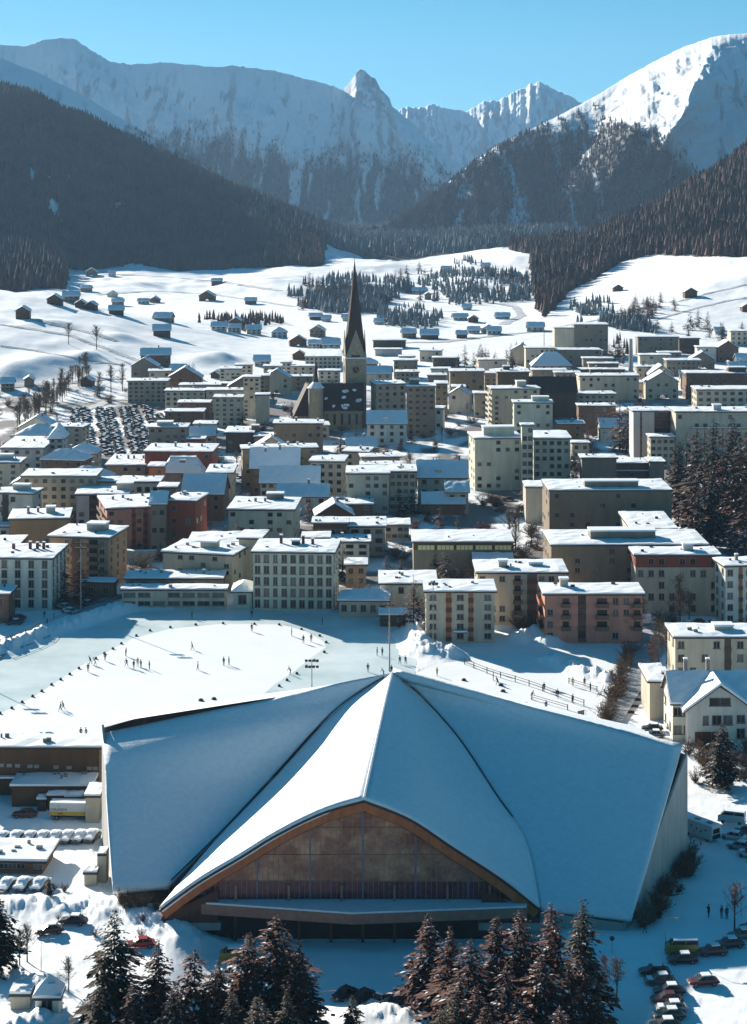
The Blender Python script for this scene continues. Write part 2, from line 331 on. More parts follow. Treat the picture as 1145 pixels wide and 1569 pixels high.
mountain('round_snow_mountain', 'broad mountain with a sunlit snow crest and forested flank', [(520,375),(560,365),(590,352),(640,318),(700,268),(760,224),(800,204),(850,180),(900,154),(950,124),(1000,95),(1050,70),(1100,55),(1145,50),(1200,52),(1300,60),(1600,150),(1900,200)],
         3750, 37, [(500, 300), (640, 310), (700, 276), (760, 236), (820, 212), (860, 205), (900, 196), (940, 186), (985, 190), (1010, 222), (1060, 272), (1100, 296), (1145, 285), (1900, 280)], amp=20, rows=260, gully=48, seed=47, rockn=-.2, treen=60000, jag=1.2,
         shape=lambda t, p: 1-(1-t)**1.12,
         facets=[(1112, 945, 150, 85, 250), (1000, 900, 50, 40, 45), (1240, 1090, 70, 60, 90)])
# ------------------------------------------------------------------ far woods (stuff: reads as one mass)
def wood(name, label, pts, hmin, hmax, m, rr=.17):
    n = len(pts); h = np.random.uniform(hmin, hmax, n)*np.random.uniform(.8, 1.15, n); r = h*np.random.uniform(rr*.75, rr*1.25, n); ph = np.random.rand(n)*6.28
    K = 5; V = []; ang = ph[:, None]+np.arange(K)[None]*2*np.pi/K
    ring = lambda rad, zz, tw: np.stack([pts[:, None, 0]+rad[:, None]*np.cos(ang+tw), pts[:, None, 1]+rad[:, None]*np.sin(ang+tw), (pts[:, 2]+zz)[:, None]+0*ang], -1)
    jt = lambda s: (np.random.rand(n)-.5)*s
    tip = np.stack([pts[:, 0]+jt(.6), pts[:, 1]+jt(.6), pts[:, 2]+h], -1)[:, None]
    tip2 = np.stack([pts[:, 0], pts[:, 1], pts[:, 2]+h*.72], -1)[:, None]
    V = np.concatenate([ring(r, h*.06, 0), ring(r*.68, h*.45, .6), tip, tip2], 1)      # K, K, 1, 1
    F = []
    for k in range(K):
        F.append((k, (k+1) % K, 2*K+1)); F.append((K+k, K+(k+1) % K, 2*K))
    F = np.array(F)[None]+(np.arange(n)*(2*K+2))[:, None, None]
    me = np_mesh(name, V.reshape(-1, 3), F.reshape(-1, 3)); o = link(name, me, None, m); tag(o, label, None, None, 'stuff'); return o
def scatter(n, x0, x1, y0, y1, cond):
    """random points in a wedge: px range, distance range"""
    Y = np.sqrt(np.random.uniform(y0*y0, y1*y1, n)); px = np.random.uniform(x0, x1, n); X = U(px)*Y
    ok = cond(px, Y, X); X = X[ok]; Y = Y[ok]; return np.stack([X, Y, terr(X, Y)], -1)
fmk = lambda px, Y, X: (forest_mask(X, Y) > .5)
wood('wood', 'dark conifer forest covering the hillside at left', scatter(32000, -250, 500, 2380, 3150, fmk), 12, 19, NEEDF)
wood('wood', 'spur of dark forest at the left end of the meadows', scatter(2600, -300, 120, 1820, 2400, fmk), 14, 21, NEEDF)
wood('wood', 'dark conifer forest covering the hillside at right', scatter(19000, 780, 1450, 1530, 2700, fmk), 12, 19, NEEDF)
wood('wood', 'hazy blue forest on the valley floor below the mountains', scatter(12000, 380, 900, 2680, 4300, fmk), 14, 22, NEEDHAZE)
def blob(n, px0, px1, y0, y1, thr, seed, lb, hmin=8, hmax=15, m=None):
    px = np.random.uniform(px0, px1, n); y = np.random.uniform(y0, y1, n); c = ((px-(px0+px1)/2)/((px1-px0)/2))**2+((y-(y0+y1)/2)/((y1-y0)/2))**2
    Y = FOC*CAMZ/(y-HOR); X = U(px)*Y; z_ = terr(X, Y); Y = FOC*(CAMZ-z_)/(y-HOR); X = U(px)*Y
    ok = (fbm(X/28, Y/60, 3, seed)+.22*(1-c) > thr) & (c < 1) & (Y > 1200); X = X[ok]; Y = Y[ok]
    if len(X): wood('wood', lb, np.stack([X, Y, terr(X, Y)], -1), hmin, hmax, m or NEEDF)
blob(1500, 440, 640, 428, 482, .56, 5, 'hazy blue clump of valley trees around the spire', 8, 14, NEEDHAZE)
blob(1300, 620, 850, 402, 470, .60, 8, 'broken strips of trees on the valley slope right of the spire', 6, 12, NEEDHAZE)
blob(420, 575, 680, 470, 508, .60, 9, 'thin line of hazy trees leading from the spire to the right slope', 5, 10, NEEDHAZE)
blob(900, 870, 1025, 448, 505, .58, 12, 'brushy hedgerow on the lower right meadow', 5, 9, NEEDHAZE)
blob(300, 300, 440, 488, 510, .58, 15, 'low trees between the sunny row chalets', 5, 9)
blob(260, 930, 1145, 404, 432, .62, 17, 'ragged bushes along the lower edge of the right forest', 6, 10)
for nm, pt in FTREES:
    wood('wood', {'mountain_with_peak': 'faint forest on the lower face of the peaked mountain', 'wooded_spur': 'forest along the snow shoulder behind the left hill', 'round_snow_mountain': 'forest on the flank of the broad right mountain'}[nm], pt, 6, 11, NEEDF)
# ------------------------------------------------------------------ rinks and roads
def sheet(name, pts, z, m, label=None, cat=None, kind='structure'):
    b = MB(); b.face([(x, y, z) for x, y in pts]); o = b.build(name, m); tag(o, label, cat, None, kind); return o
ICE = mat('ice', (.56, .68, .67), .35, .10, .07, spec=.4, var2=(.78, .85, .85))
ICEW = mat('ice_white', (.86, .88, .88), .5, .04, .1, .1)
ROAD = mat('road_grey', (.25, .25, .26), .8, .25, .15, var2=(.46, .47, .5))
sheet('ice_track', ICE_OUT, .02, ICE, 'pale green ice of the speed skating track')
infield = poly2([(-250,1150),(-180,1122),(0,1094),(48,1070),(95,1040),(122,1022),(150,1006),(205,978),(260,964),(340,956),(430,957),(465,966),(495,982),(500,992),(478,1008),(450,1030),(420,1050),(392,1075),(300,1130),(150,1150)])
sheet('rink_infield', infield, .03, ICEW, 'white skating field inside the ice track')
sheet('small_rink', RINK2, .02, ICEW, 'white small rink beside the hall')
sheet('shaded_rink', SHADEF, .01, ICEW, 'snowed over field in the shade of the apartment blocks')
# street down the right side, front road, parking ground
sheet('street', poly2([(958,1000),(1012,940),(1040,940),(1018,1000),(952,1112),(925,1112)]), .03+.45, ROAD, 'grey ploughed street beside the small rink')
sheet('street', poly2([(-60,1035),(-60,1010),(80,960),(170,912),(190,914),(100,968)]), .5, ROAD, 'grey street behind the snow banks of the track')
sheet('street', poly2([(300,770),(345,762),(372,700),(385,700),(362,770),(330,838),(240,850)]), .5, ROAD, 'street climbing between the houses')
# ------------------------------------------------------------------ the ice hall
hall = empty('ice_hall', (0, 300, 0)); tag(hall, 'large ice hall with folded snow covered wing roof and glazed timber arch front', 'ice hall')
HR = Vector((0, 300, 0))
def hv(p): return Vector(p)-HR
T = P3(560, 1228, 18.7); Pk = P3(601, 1035, 26.0)
AL = P3(244, 1395, 2.6); AR = P3(826, 1393, 2.6)
BL = P3(155, 1104, 20); FL = P3(173, 1369, 2.2); VL = P3(257, 1360, 2.6)
BR = P3(1046, 1145, 18); FR = P3(968, 1411, 1.6); VR = P3(829, 1394, 2.5)
def bez(P, n):
    """polyline resample"""
    P = [Vector(p) for p in P]; L = [0]
    for a, b in zip(P, P[1:]): L.append(L[-1]+(b-a).length)
    out = []
    for k in range(n):
        d = L[-1]*k/(n-1); i = max(j for j in range(len(L)) if L[j] <= d+1e-9); i = min(i, len(P)-2)
        t = (d-L[i])/(L[i+1]-L[i]); 
        p0 = P[max(i-1, 0)]; p1 = P[i]; p2 = P[i+1]; p3 = P[min(i+2, len(P)-1)]
        out.append(.5*((2*p1)+(p2-p0)*t+(2*p0-5*p1+4*p2-p3)*t*t+(3*p1-p0-3*p2+p3)*t**3))
    return out
Yf = AL.y
def onfront(px, py):           # point in the front plane
    s = FOC/Yf; return Vector(((px-CX)/s, Yf, CAMZ-(py-HOR)/s))
archL = bez([onfront(244,1395), onfront(300,1354), onfront(370,1312), onfront(422,1280), onfront(492,1246), onfront(558,1227)], 25)
archR = bez([onfront(558,1227), onfront(628,1255), onfront(695,1299), onfront(770,1348), onfront(828,1394)], 25)
N1, N2 = 25, 30
valL = bez([archL[0], P3(340,1281,6.2), P3(417,1200,11.5), P3(500,1108,19.5), P3(545,1070,22.6), Pk], N2)
wingL = bez([VL, P3(340,1279,6.4), P3(417,1197,11.8), P3(500,1106,19.8), P3(545,1069,22.8), Pk], N2)
valR = bez([archR[-1], P3(806,1292,8.0), P3(760,1222,12.0), P3(700,1132,17.6), P3(640,1066,22.5), Pk], N2)
ridge = bez([archL[-1], Pk.lerp(archL[-1], .66)+Vector((0,0,.2)), Pk.lerp(archL[-1], .33)+Vector((0,0,.3)), Pk], N2)
def loft(A, front, side, rid):
    """surface between the side curve and the ridge, with the arch's bulge fading towards the peak"""
    rows = []
    for i in range(N2):
        v = i/(N2-1); row = []
        for j in range(N1):
            w = j/(N1-1); lin0 = front[0].lerp(front[-1], w); bulge = front[j]-lin0
            p = side[i].lerp(rid[i], w)+bulge*(1-v)**1.3
            row.append(p)
        rows.append(row)
    return rows
rowsL = loft(None, archL, valL, ridge); rowsR = loft(None, archR[::-1], valR, ridge)
ROOFS = mat('hall_roof_snow', (.78, .81, .84), .6, .06, 1.1, .8)
def skin(name, rows, dz, m, thick=.0):
    V = [hv(p)+Vector((0, 0, dz+.16*float(fbm(p.x/5, p.y/5, 3, 3)-.5))) for r in rows for p in r]; F = grid_faces(len(rows), len(rows[0]))
    me = np_mesh(name, np.array([tuple(v) for v in V]), F, True); o = link(name, me, hall, m)
    md = o.modifiers.new('s', 'SOLIDIFY'); md.thickness = thick; md.offset = -1 if True else 1
    return o
def fixup(o):    # normals up for solidify
    me = o.data; up = sum(p.normal.z for p in me.polygons)
    if up < 0: me.flip_normals()
def wing(a, b, c, curve, n=N2, m2=14, sag=0.):
    """wing plane: from valley curve out to the edge b..c (c back corner, b front corner)"""
    rows = []
    for i in range(n):
        v = i/(n-1); q = curve[i]
        # outer edge runs front corner -> back corner -> peak
        e1 = (c-b).length; e2 = (Pk-c).length; d = v*(e1+e2)
        outer = b.lerp(c, d/e1) if d < e1 else c.lerp(Pk, (d-e1)/e2)
        rows.append([q.lerp(outer, j/(m2-1)) for j in range(m2)])
    return rows
def bilwing(b, c, valley_front, curve, back_n=26, m2=30, lift=0.):
    """u: valley->outer edge along front/back; v: front->back. back edge = c..Pk, side edge = b..c"""
    rows = []
    for i in range(back_n):
        v = i/(back_n-1); k = v*(len(curve)-1); i0 = min(int(k), len(curve)-2); q = curve[i0].lerp(curve[i0+1], k-i0)
        rows.append([]); r = rows[-1]
        for j in range(m2):
            w = j/(m2-1)
            # Coons patch on four curves: valley(curve), side(b->c), front(vf->b), back(Pk->c)
            side = b.lerp(c, v); fr = curve[0].lerp(b, w); bk = Pk.lerp(c, w)
            bk = bk+Vector((0, 0, lift*math.sin(math.pi*w)))
            lc = q.lerp(side, w); ld = fr.lerp(bk, v)
            bil = (curve[0].lerp(b, w)).lerp(Pk.lerp(c, w), v)
            r.append(lc+ld-bil)
    return rows
LWING = bilwing(FL, BL, VL, wingL, lift=.35)
# the back edge of the left wing rounds over into a lit band
for i, r in enumerate(LWING):
    v = i/(len(LWING)-1)
    for j, p in enumerate(r):
        w = j/(len(r)-1)
        if v > .70: p.z += -2.6*((v-.70)/.30)**2*min(1, w*2.2)*(.35+.65*w)
RWING = bilwing(FR, BR, VR, [p.copy() for p in bez([VR, P3(806,1292,8.0), P3(760,1222,12.0), P3(700,1132,17.6), P3(640,1066,22.5), Pk], N2)])
for nm, rows, z in (('roof_arch', rowsL, .5), ('roof_arch', rowsR, .5), ('roof_wing', LWING, .47), ('roof_wing', RWING, .49)):
    o = skin(nm, rows, z, ROOFS, .9); fixup(o)
# filler under the right valley and thin dark seams (gutters)
SEAM = mat('seam', (.05, .05, .06), .7)
def strip(name, curve, w, dz, m):
    b = MB(); b.tube([hv(p)+Vector((0, 0, dz)) for p in curve], w, 5, 0); return b.build(name, m, hall)
strip('gutter', [p+Vector((-.1, -.2, 0)) for p in wingL[1:-1]], .10, .56, SEAM)
strip('gutter', [p+Vector((.1, -.2, 0)) for p in valR[10:-2]], .09, .56, SEAM)
strip('ridge_cap', ridge, .22, .45, ROOFS)
# back half of the roof (behind the peak, seen only from other places) falls away to the rear walls
b = MB(); BACK = Pk+Vector((2, 38, -9)); cl = BL+Vector((3, 30, -2)); cr = BR+Vector((-3, 36, -2))
LOW = Vector((0, 0, -.6))
for tri in ((Pk+LOW, BL+LOW, cl+LOW+Vector((0,0,-4))), (Pk+LOW, cl+LOW+Vector((0,0,-4)), BACK+LOW), (Pk+LOW, BACK+LOW, cr+LOW+Vector((0,0,-4))), (Pk+LOW, cr+LOW+Vector((0,0,-4)), BR+LOW)):
    b.face([hv(p) for p in tri])
b.build('rear_roof', ROOFS, hall)
# walls: concrete sides, timber ends
CONC = mat('hall_concrete', (.36, .35, .32), .85, .18, .4, .1, streak=True)
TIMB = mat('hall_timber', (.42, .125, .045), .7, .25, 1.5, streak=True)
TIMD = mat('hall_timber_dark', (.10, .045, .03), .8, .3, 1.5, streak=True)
def wallq(name, a, b_, top_a, top_b, m, inset=0):
    w = MB(); A = hv(a); B = hv(b_); n = (B-A).cross(Vector((0, 0, 1))); n.z = 0; n.normalize(); n *= .35
    ta, tb = hv(top_a), hv(top_b)
    for (p, q, r, s_) in ((A, B, tb, ta), (A+n, B+n, tb+n, ta+n)): w.face([p, q, r, s_])
    w.face([A, ta, ta+n, A+n]); w.face([B, tb, tb+n, B+n]); w.face([ta, tb, tb+n, ta+n])
    return w.build(name, m, hall)
g0 = lambda p, dx=0, dy=0: Vector((p.x+dx, p.y+dy, -.5))
dn = lambda p, dx=0, dy=0, dz=-.55: Vector((p.x+dx, p.y+dy, p.z+dz))
wallq('side_wall', g0(FR, -1.2, .6), g0(BR, .4, -.6), dn(FR, -1.2, .6), dn(BR, .4, -.6), CONC)
wallq('side_wall', g0(FL, .8, .6), g0(BL, .2, -.6), dn(FL, .8, .6), dn(BL, .2, -.6), CONC)
wallq('end_wall', g0(FL, .8, .9), g0(VL, 0, .9), dn(FL, .8, .9), dn(VL, 0, .9), TIMD)
wallq('end_wall', g0(VR, 0, .9), g0(FR, -1.2, .9), dn(VR, 0, .9), dn(FR, -1.2, .9), CONC)
wallq('rear_wall', g0(BL, .2, -.6), g0(cl, 1, -1), dn(BL, .2, -.6, -1), dn(cl, 1, -1, -5.2), CONC)
wallq('rear_wall', g0(cl, 1, -1), g0(BACK, 0, -1), dn(cl, 1, -1, -5.2), dn(BACK, 0, -1, -1), CONC)
wallq('rear_wall', g0(BACK, 0, -1), g0(cr, -1, -1), dn(BACK, 0, -1, -1), dn(cr, -1, -1, -5.2), CONC)
wallq('rear_wall', g0(cr, -1, -1), g0(BR, .4, -.6), dn(cr, -1, -1, -5.2), dn(BR, .4, -.6, -1), CONC)
# arch edge: dark fascia, timber arch beam
arch = archL+archR[1:]
def arch_band(name, lo0, lo1, y0, y1, m, lift=0.):
    """band between the arch curve lowered by lo0 and by lo1"""
    b = MB(); n = len(arch); c = Vector((arch[24].x, 0, 0))
    for i in range(n-1):
        p, q = hv(arch[i]), hv(arch[i+1])
        def lower(v, k, d):
            t = (arch[k]-arch[max(k-1, 0)]) if k > 0 else arch[1]-arch[0]; nn = Vector((t.z, 0, -t.x)).normalized()
            if nn.z > 0: nn = -nn
            r = v+nn*d; return r
        a0, b0 = lower(p, i, lo0), lower(q, i+1, lo0); a1, b1 = lower(p, i, lo1), lower(q, i+1, lo1)
        for yy in (y0, y1): b.face([Vector((v.x, v.y+yy, v.z+lift)) for v in (a0, b0, b1, a1)])
        b.face([Vector((a1.x, a1.y+y0, a1.z+lift)), Vector((b1.x, b1.y+y0, b1.z+lift)), Vector((b1.x, b1.y+y1, b1.z+lift)), Vector((a1.x, a1.y+y1, a1.z+lift))])
        b.face([Vector((a0.x, a0.y+y0, a0.z+lift)), Vector((b0.x, b0.y+y0, b0.z+lift)), Vector((b0.x, b0.y+y1, b0.z+lift)), Vector((a0.x, a0.y+y1, a0.z+lift))])
    return b.build(name, m, hall)
arch_band('roof_edge', -.05, .28, -.12, .5, FASCIA)
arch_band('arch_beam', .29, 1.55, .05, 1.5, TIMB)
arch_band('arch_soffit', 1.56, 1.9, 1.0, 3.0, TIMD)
# glazed front: panes in a grid of posts, platform with snow, dark entrance below
def arch_z(x):
    xs = [p.x for p in arch]; zs = [p.z for p in arch]; return float(np.interp(x, xs, zs))
GF = bpy.data.materials.new('hall_glazing'); GF.use_nodes = True
t = GF.node_tree; bb = t.nodes['Principled BSDF']; bb.inputs['Roughness'].default_value = .3; bb.inputs['Specular IOR Level'].default_value = .25
co = t.nodes.new('ShaderNodeTexCoord'); mp = t.nodes.new('ShaderNodeMapping'); mp.inputs['Scale'].default_value = (.35, 1, .45)
nz = t.nodes.new('ShaderNodeTexNoise'); nz.inputs['Scale'].default_value = .9; nz.inputs['Detail'].default_value = 6; nz.inputs['Roughness'].default_value = .7
cr_ = t.nodes.new('ShaderNodeValToRGB'); cr_.color_ramp.elements[0].position = .42; cr_.color_ramp.elements[0].color = (.27, .10, .07, 1); cr_.color_ramp.elements[1].position = .7; cr_.color_ramp.elements[1].color = (.66, .36, .22, 1)  # tan reflections painted into the red-brown pane colour
for a, b_ in ((co.outputs['Object'], mp.inputs[0]), (mp.outputs[0], nz.inputs['Vector']), (nz.outputs['Fac'], cr_.inputs[0]), (cr_.outputs[0], bb.inputs['Base Color'])): t.links.new(a, b_)
GY = Yf+1.7-HR.y; zb0 = 3.6
x0g = onfront(312, 1385).x; x1g = onfront(800, 1385).x; nb = 30; xs = np.linspace(x0g, x1g, nb+1)
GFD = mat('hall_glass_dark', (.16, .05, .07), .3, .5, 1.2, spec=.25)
zmid = 6.3
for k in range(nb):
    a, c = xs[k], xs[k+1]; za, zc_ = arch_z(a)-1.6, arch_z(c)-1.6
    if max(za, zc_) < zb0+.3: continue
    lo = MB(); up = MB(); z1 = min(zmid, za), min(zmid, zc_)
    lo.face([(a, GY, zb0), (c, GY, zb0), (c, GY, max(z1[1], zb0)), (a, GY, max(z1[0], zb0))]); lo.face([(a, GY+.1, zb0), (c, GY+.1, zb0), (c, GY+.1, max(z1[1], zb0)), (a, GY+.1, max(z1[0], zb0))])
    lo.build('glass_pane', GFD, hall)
    if max(za, zc_) > zmid:
        up.face([(a, GY, zmid), (c, GY, zmid), (c, GY, max(zc_, zmid)), (a, GY, max(za, zmid))]); up.face([(a, GY+.1, zmid), (c, GY+.1, zmid), (c, GY+.1, max(zc_, zmid)), (a, GY+.1, max(za, zmid))])
        up.build('glass_pane', GF, hall)
MULL = mat('mullion', (.42, .20, .12), .6, .2, 2.)
MULB = mat('mullion_blue', (.20, .18, .22), .6, .2, 2.)
for k in range(nb+1):
    zt = arch_z(xs[k])-1.5
    if zt > zb0+.2: MB().box(xs[k]-(.13 if k % 5 == 0 else .06), xs[k]+(.13 if k % 5 == 0 else .06), GY-.12, GY-.01, zb0, zt).build('mullion', MULB if k % 5 == 0 else MULL, hall)
for k in range(nb):
    xm = (xs[k]+xs[k+1])/2; zt = arch_z(xm)-1.5
    if zt > zb0+.2: MB().box(xm-.035, xm+.035, GY-.1, GY-.01, zb0, zt).build('mullion', MULL, hall)
for zz in (6.3, 10.2, 14.2):
    xa = [x for x in np.linspace(x0g, x1g, 200) if arch_z(x)-1.6 > zz]
    if xa: MB().box(xa[0], xa[-1], GY-.17, GY-.121, zz-.04, zz+.04).build('transom', MULL, hall)
LAM = mat('wood_pale', (.32, .20, .12), .7)
for k in (3, 8, 13, 18, 23, 27):
    MB().box(xs[k]-.16, xs[k]+.16, GY-.9, GY-.62, 3.5, min(6.0, arch_z(xs[k])-1.7)).build('post', LAM, hall)
# platform: kinked front edge
pl = [onfront(308,1384), onfront(310,1392), onfront(545,1408), onfront(800,1404), onfront(815,1392)]
plat = [(x0g-1.2, GY+.2), (x0g-1.2, GY-1.2), (onfront(540, 0).x, GY-5.4), (x1g+.6, GY-2.8), (x1g+1.0, GY+.2)]
MB().prism(plat, 1.9, 3.35).build('platform', mat('platform_board', (.34, .17, .12), .8, .2, 1.), hall)
MB().prism([(x*.999, y+.12) for x, y in plat], 3.352, 3.62).build('platform_snow', ROOFS, hall)
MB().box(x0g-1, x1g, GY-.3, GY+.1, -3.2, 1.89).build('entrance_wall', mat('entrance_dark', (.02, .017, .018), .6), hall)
for k in range(3, 24, 3): MB().box(xs[k]-.2, xs[k]+.2, GY-1.6, GY-1.2, -3.2, 1.899).build('column', TIMD, hall)
# concrete piers at the arch feet
for (p, sx) in ((archL[0], 1), (archR[-1], -1)):
    q = hv(p); m_ = MB(); m_.prism([(q.x-.3*sx, q.y+.3), (q.x+9*sx, q.y+.4), (q.x+9*sx, q.y+2.2), (q.x-.3*sx, q.y+2.2)][::(1 if sx > 0 else -1)], -.5, .6); m_.build('abutment', CONC, hall)
    m_ = MB()
    for yy in (.35, 2.1): m_.face([(q.x, q.y+yy, .601), (q.x+8.6*sx, q.y+yy, .601), (q.x+8.6*sx, q.y+yy, 5.4), (q.x+.5*sx, q.y+yy, q.z-.9-q.z*.0)])
    m_.build('arch_cheek', TIMD, hall)
# ------------------------------------------------------------------ the town
WALLC = {'mint': (.50,.52,.45), 'white': (.60,.60,.56), 'grey': (.45,.44,.40), 'dgrey': (.20,.19,.17), 'olive': (.34,.33,.295), 'beige': (.46,.44,.39), 'cream': (.48,.465,.42),
         'ochre': (.27,.21,.15), 'brown': (.17,.105,.075), 'pink': (.44,.235,.20), 'red': (.26,.07,.04), 'orange': (.36,.13,.06), 'dark': (.10,.075,.055), 'lav': (.48,.48,.50), 'stone': (.20,.17,.135), 'wood': (.11,.065,.04), 'yellow': (.48,.40,.20)}
def wallm(c): return mat('wall_'+c, tuple(k*t for k, t in zip(WALLC[c], (1.06, .95, .80) if c not in ('lav', 'mint', 'white') else (1.04, .97, .88))), .85, .20, .45, .05, streak=True)
WCACHE = {}
def win_mesh(w, h, style):
    k = (round(w, 1), round(h, 1), style)
    if k not in WCACHE:
        b = MB(); g = 0
        b.box(-w/2, w/2, -.03, .05, 0, h, 0)
        f = MB(); e = .09
        for q in ((-w/2-e, -w/2, 0, h), (w/2, w/2+e, 0, h), (-w/2-e, w/2+e, h, h+e), (-w/2-e, w/2+e, -e, 0)): f.box(q[0], q[1], -.08, .05, q[2], q[3])
        f.box(-.04, .04, -.06, -.031, 0, h)
        s = MB().box(-w/2-.2, w/2+.2, -.22, .04, -e-.1, -e-.002)
        if style == 'far':
            n = len(b.f); 
            for q in ((-w/2-e, -w/2, 0, h), (w/2, w/2+e, 0, h), (-w/2-e, w/2+e, h, h+e), (-w/2-e, w/2+e, -e, 0)): b.box(q[0], q[1], -.08, .05, q[2], q[3], 1)
        sh = MB(); sh.box(-w/2-.5, -w/2-.12, -.07, .04, 0, h); sh.box(w/2+.12, w/2+.5, -.07, .04, 0, h)
        WCACHE[k] = [b.mesh('window'), f.mesh('frame'), s.mesh('sill'), sh.mesh('shutter')]
        WCACHE[k][0].materials.append(GLASS); WCACHE[k][0].materials.append(FRAMEW); WCACHE[k][1].materials.append(FRAMEW); WCACHE[k][2].materials.append(FASCIA); WCACHE[k][3].materials.append(WOODR)
    return WCACHE[k]
NWIN = 0; CURT = mat('window_curtain', (.16, .145, .12), .6, .4, 1.)
def put_window(root, x, y, z, rz, w, h, near, shutter=False):
    global NWIN
    m = win_mesh(w, h, 'near' if near else 'far'); o = link('window', m[0], root, None, (x, y, z), rz); NWIN += 1
    q_ = random.random()
    if q_ < .32: o.material_slots[0].link = 'OBJECT'; o.material_slots[0].material = GLASSG if q_ < .2 else CURT
    if near:
        link('frame', m[1], o); link('sill', m[2], o)
        if shutter: link('shutter', m[3], o)
FOOT = []
def overlap(A, Bq):
    for P in (A, Bq):
        for i in range(4):
            ex, ey = P[(i+1) % 4][0]-P[i][0], P[(i+1) % 4][1]-P[i][1]; nx_, ny_ = -ey, ex
            a = [p[0]*nx_+p[1]*ny_ for p in A]; c = [p[0]*nx_+p[1]*ny_ for p in Bq]; L = math.hypot(nx_, ny_)
            if max(a) < min(c)+.2*L or max(c) < min(a)+.2*L: return False
    return True
def roof_fn(kind, W, D, rh):
    if kind == 'gx': return lambda x, y: rh*(1-abs(y-D/2)/(D/2))
    if kind == 'gy': return lambda x, y: rh*(1-abs(x-W/2)/(W/2))
    if kind == 'hip':
        e = min(W, D)/2; return lambda x, y: rh*min(1, max(0, min(x, W-x, y, D-y))/e) if min(x, W-x, y, D-y) > 0 else rh*min(x, W-x, y, D-y)/e
    if kind == 'shed': return lambda x, y: rh*y/D
    if kind == 'mans': 
        e = min(W, D)*.28; return lambda x, y: rh*min(1, min(x, W-x, y, D-y)/e)
    return lambda x, y: 0.
def slab(W, D, fn, o, z0, z1, nx, ny, jit=0., m=None, name='roof', root=None, round_=False):
    xs = np.linspace(-o, W+o, nx+1); ys = np.linspace(-o, D+o, ny+1); v = []; f = []
    for lay in (0, 1):
        for j, y in enumerate(ys):
            for i, x in enumerate(xs):
                z = fn(x, y)+(z1 if lay else z0)
                if lay and jit:
                    z += random.uniform(-jit, jit)
                    if i in (0, nx) or j in (0, ny): z -= (z1-z0)*.28
                v.append((x, y, z))
    n = (nx+1)*(ny+1); q = lambda i, j, l: l*n+j*(nx+1)+i
    for j in range(ny):
        for i in range(nx):
            f.append((q(i,j,1), q(i+1,j,1), q(i+1,j+1,1), q(i,j+1,1))); f.append((q(i,j,0), q(i,j+1,0), q(i+1,j+1,0), q(i+1,j,0)))
    for i in range(nx): f.append((q(i,0,0), q(i+1,0,0), q(i+1,0,1), q(i,0,1))); f.append((q(i+1,ny,0), q(i,ny,0), q(i,ny,1), q(i+1,ny,1)))
    for j in range(ny): f.append((q(0,j+1,0), q(0,j,0), q(0,j,1), q(0,j+1,1))); f.append((q(nx,j,0), q(nx,j+1,0), q(nx,j+1,1), q(nx,j,1)))
    me = bpy.data.meshes.new(name); me.from_pydata(v, [], f); me.update(); return link(name, me, root, m)
KIND = {'b': ('apartment_building', 'building'), 'h': ('house', 'house'), 'c': ('chalet', 'chalet'), 'x': ('outbuilding', 'building'), 'k': ('hay_barn', 'barn')}
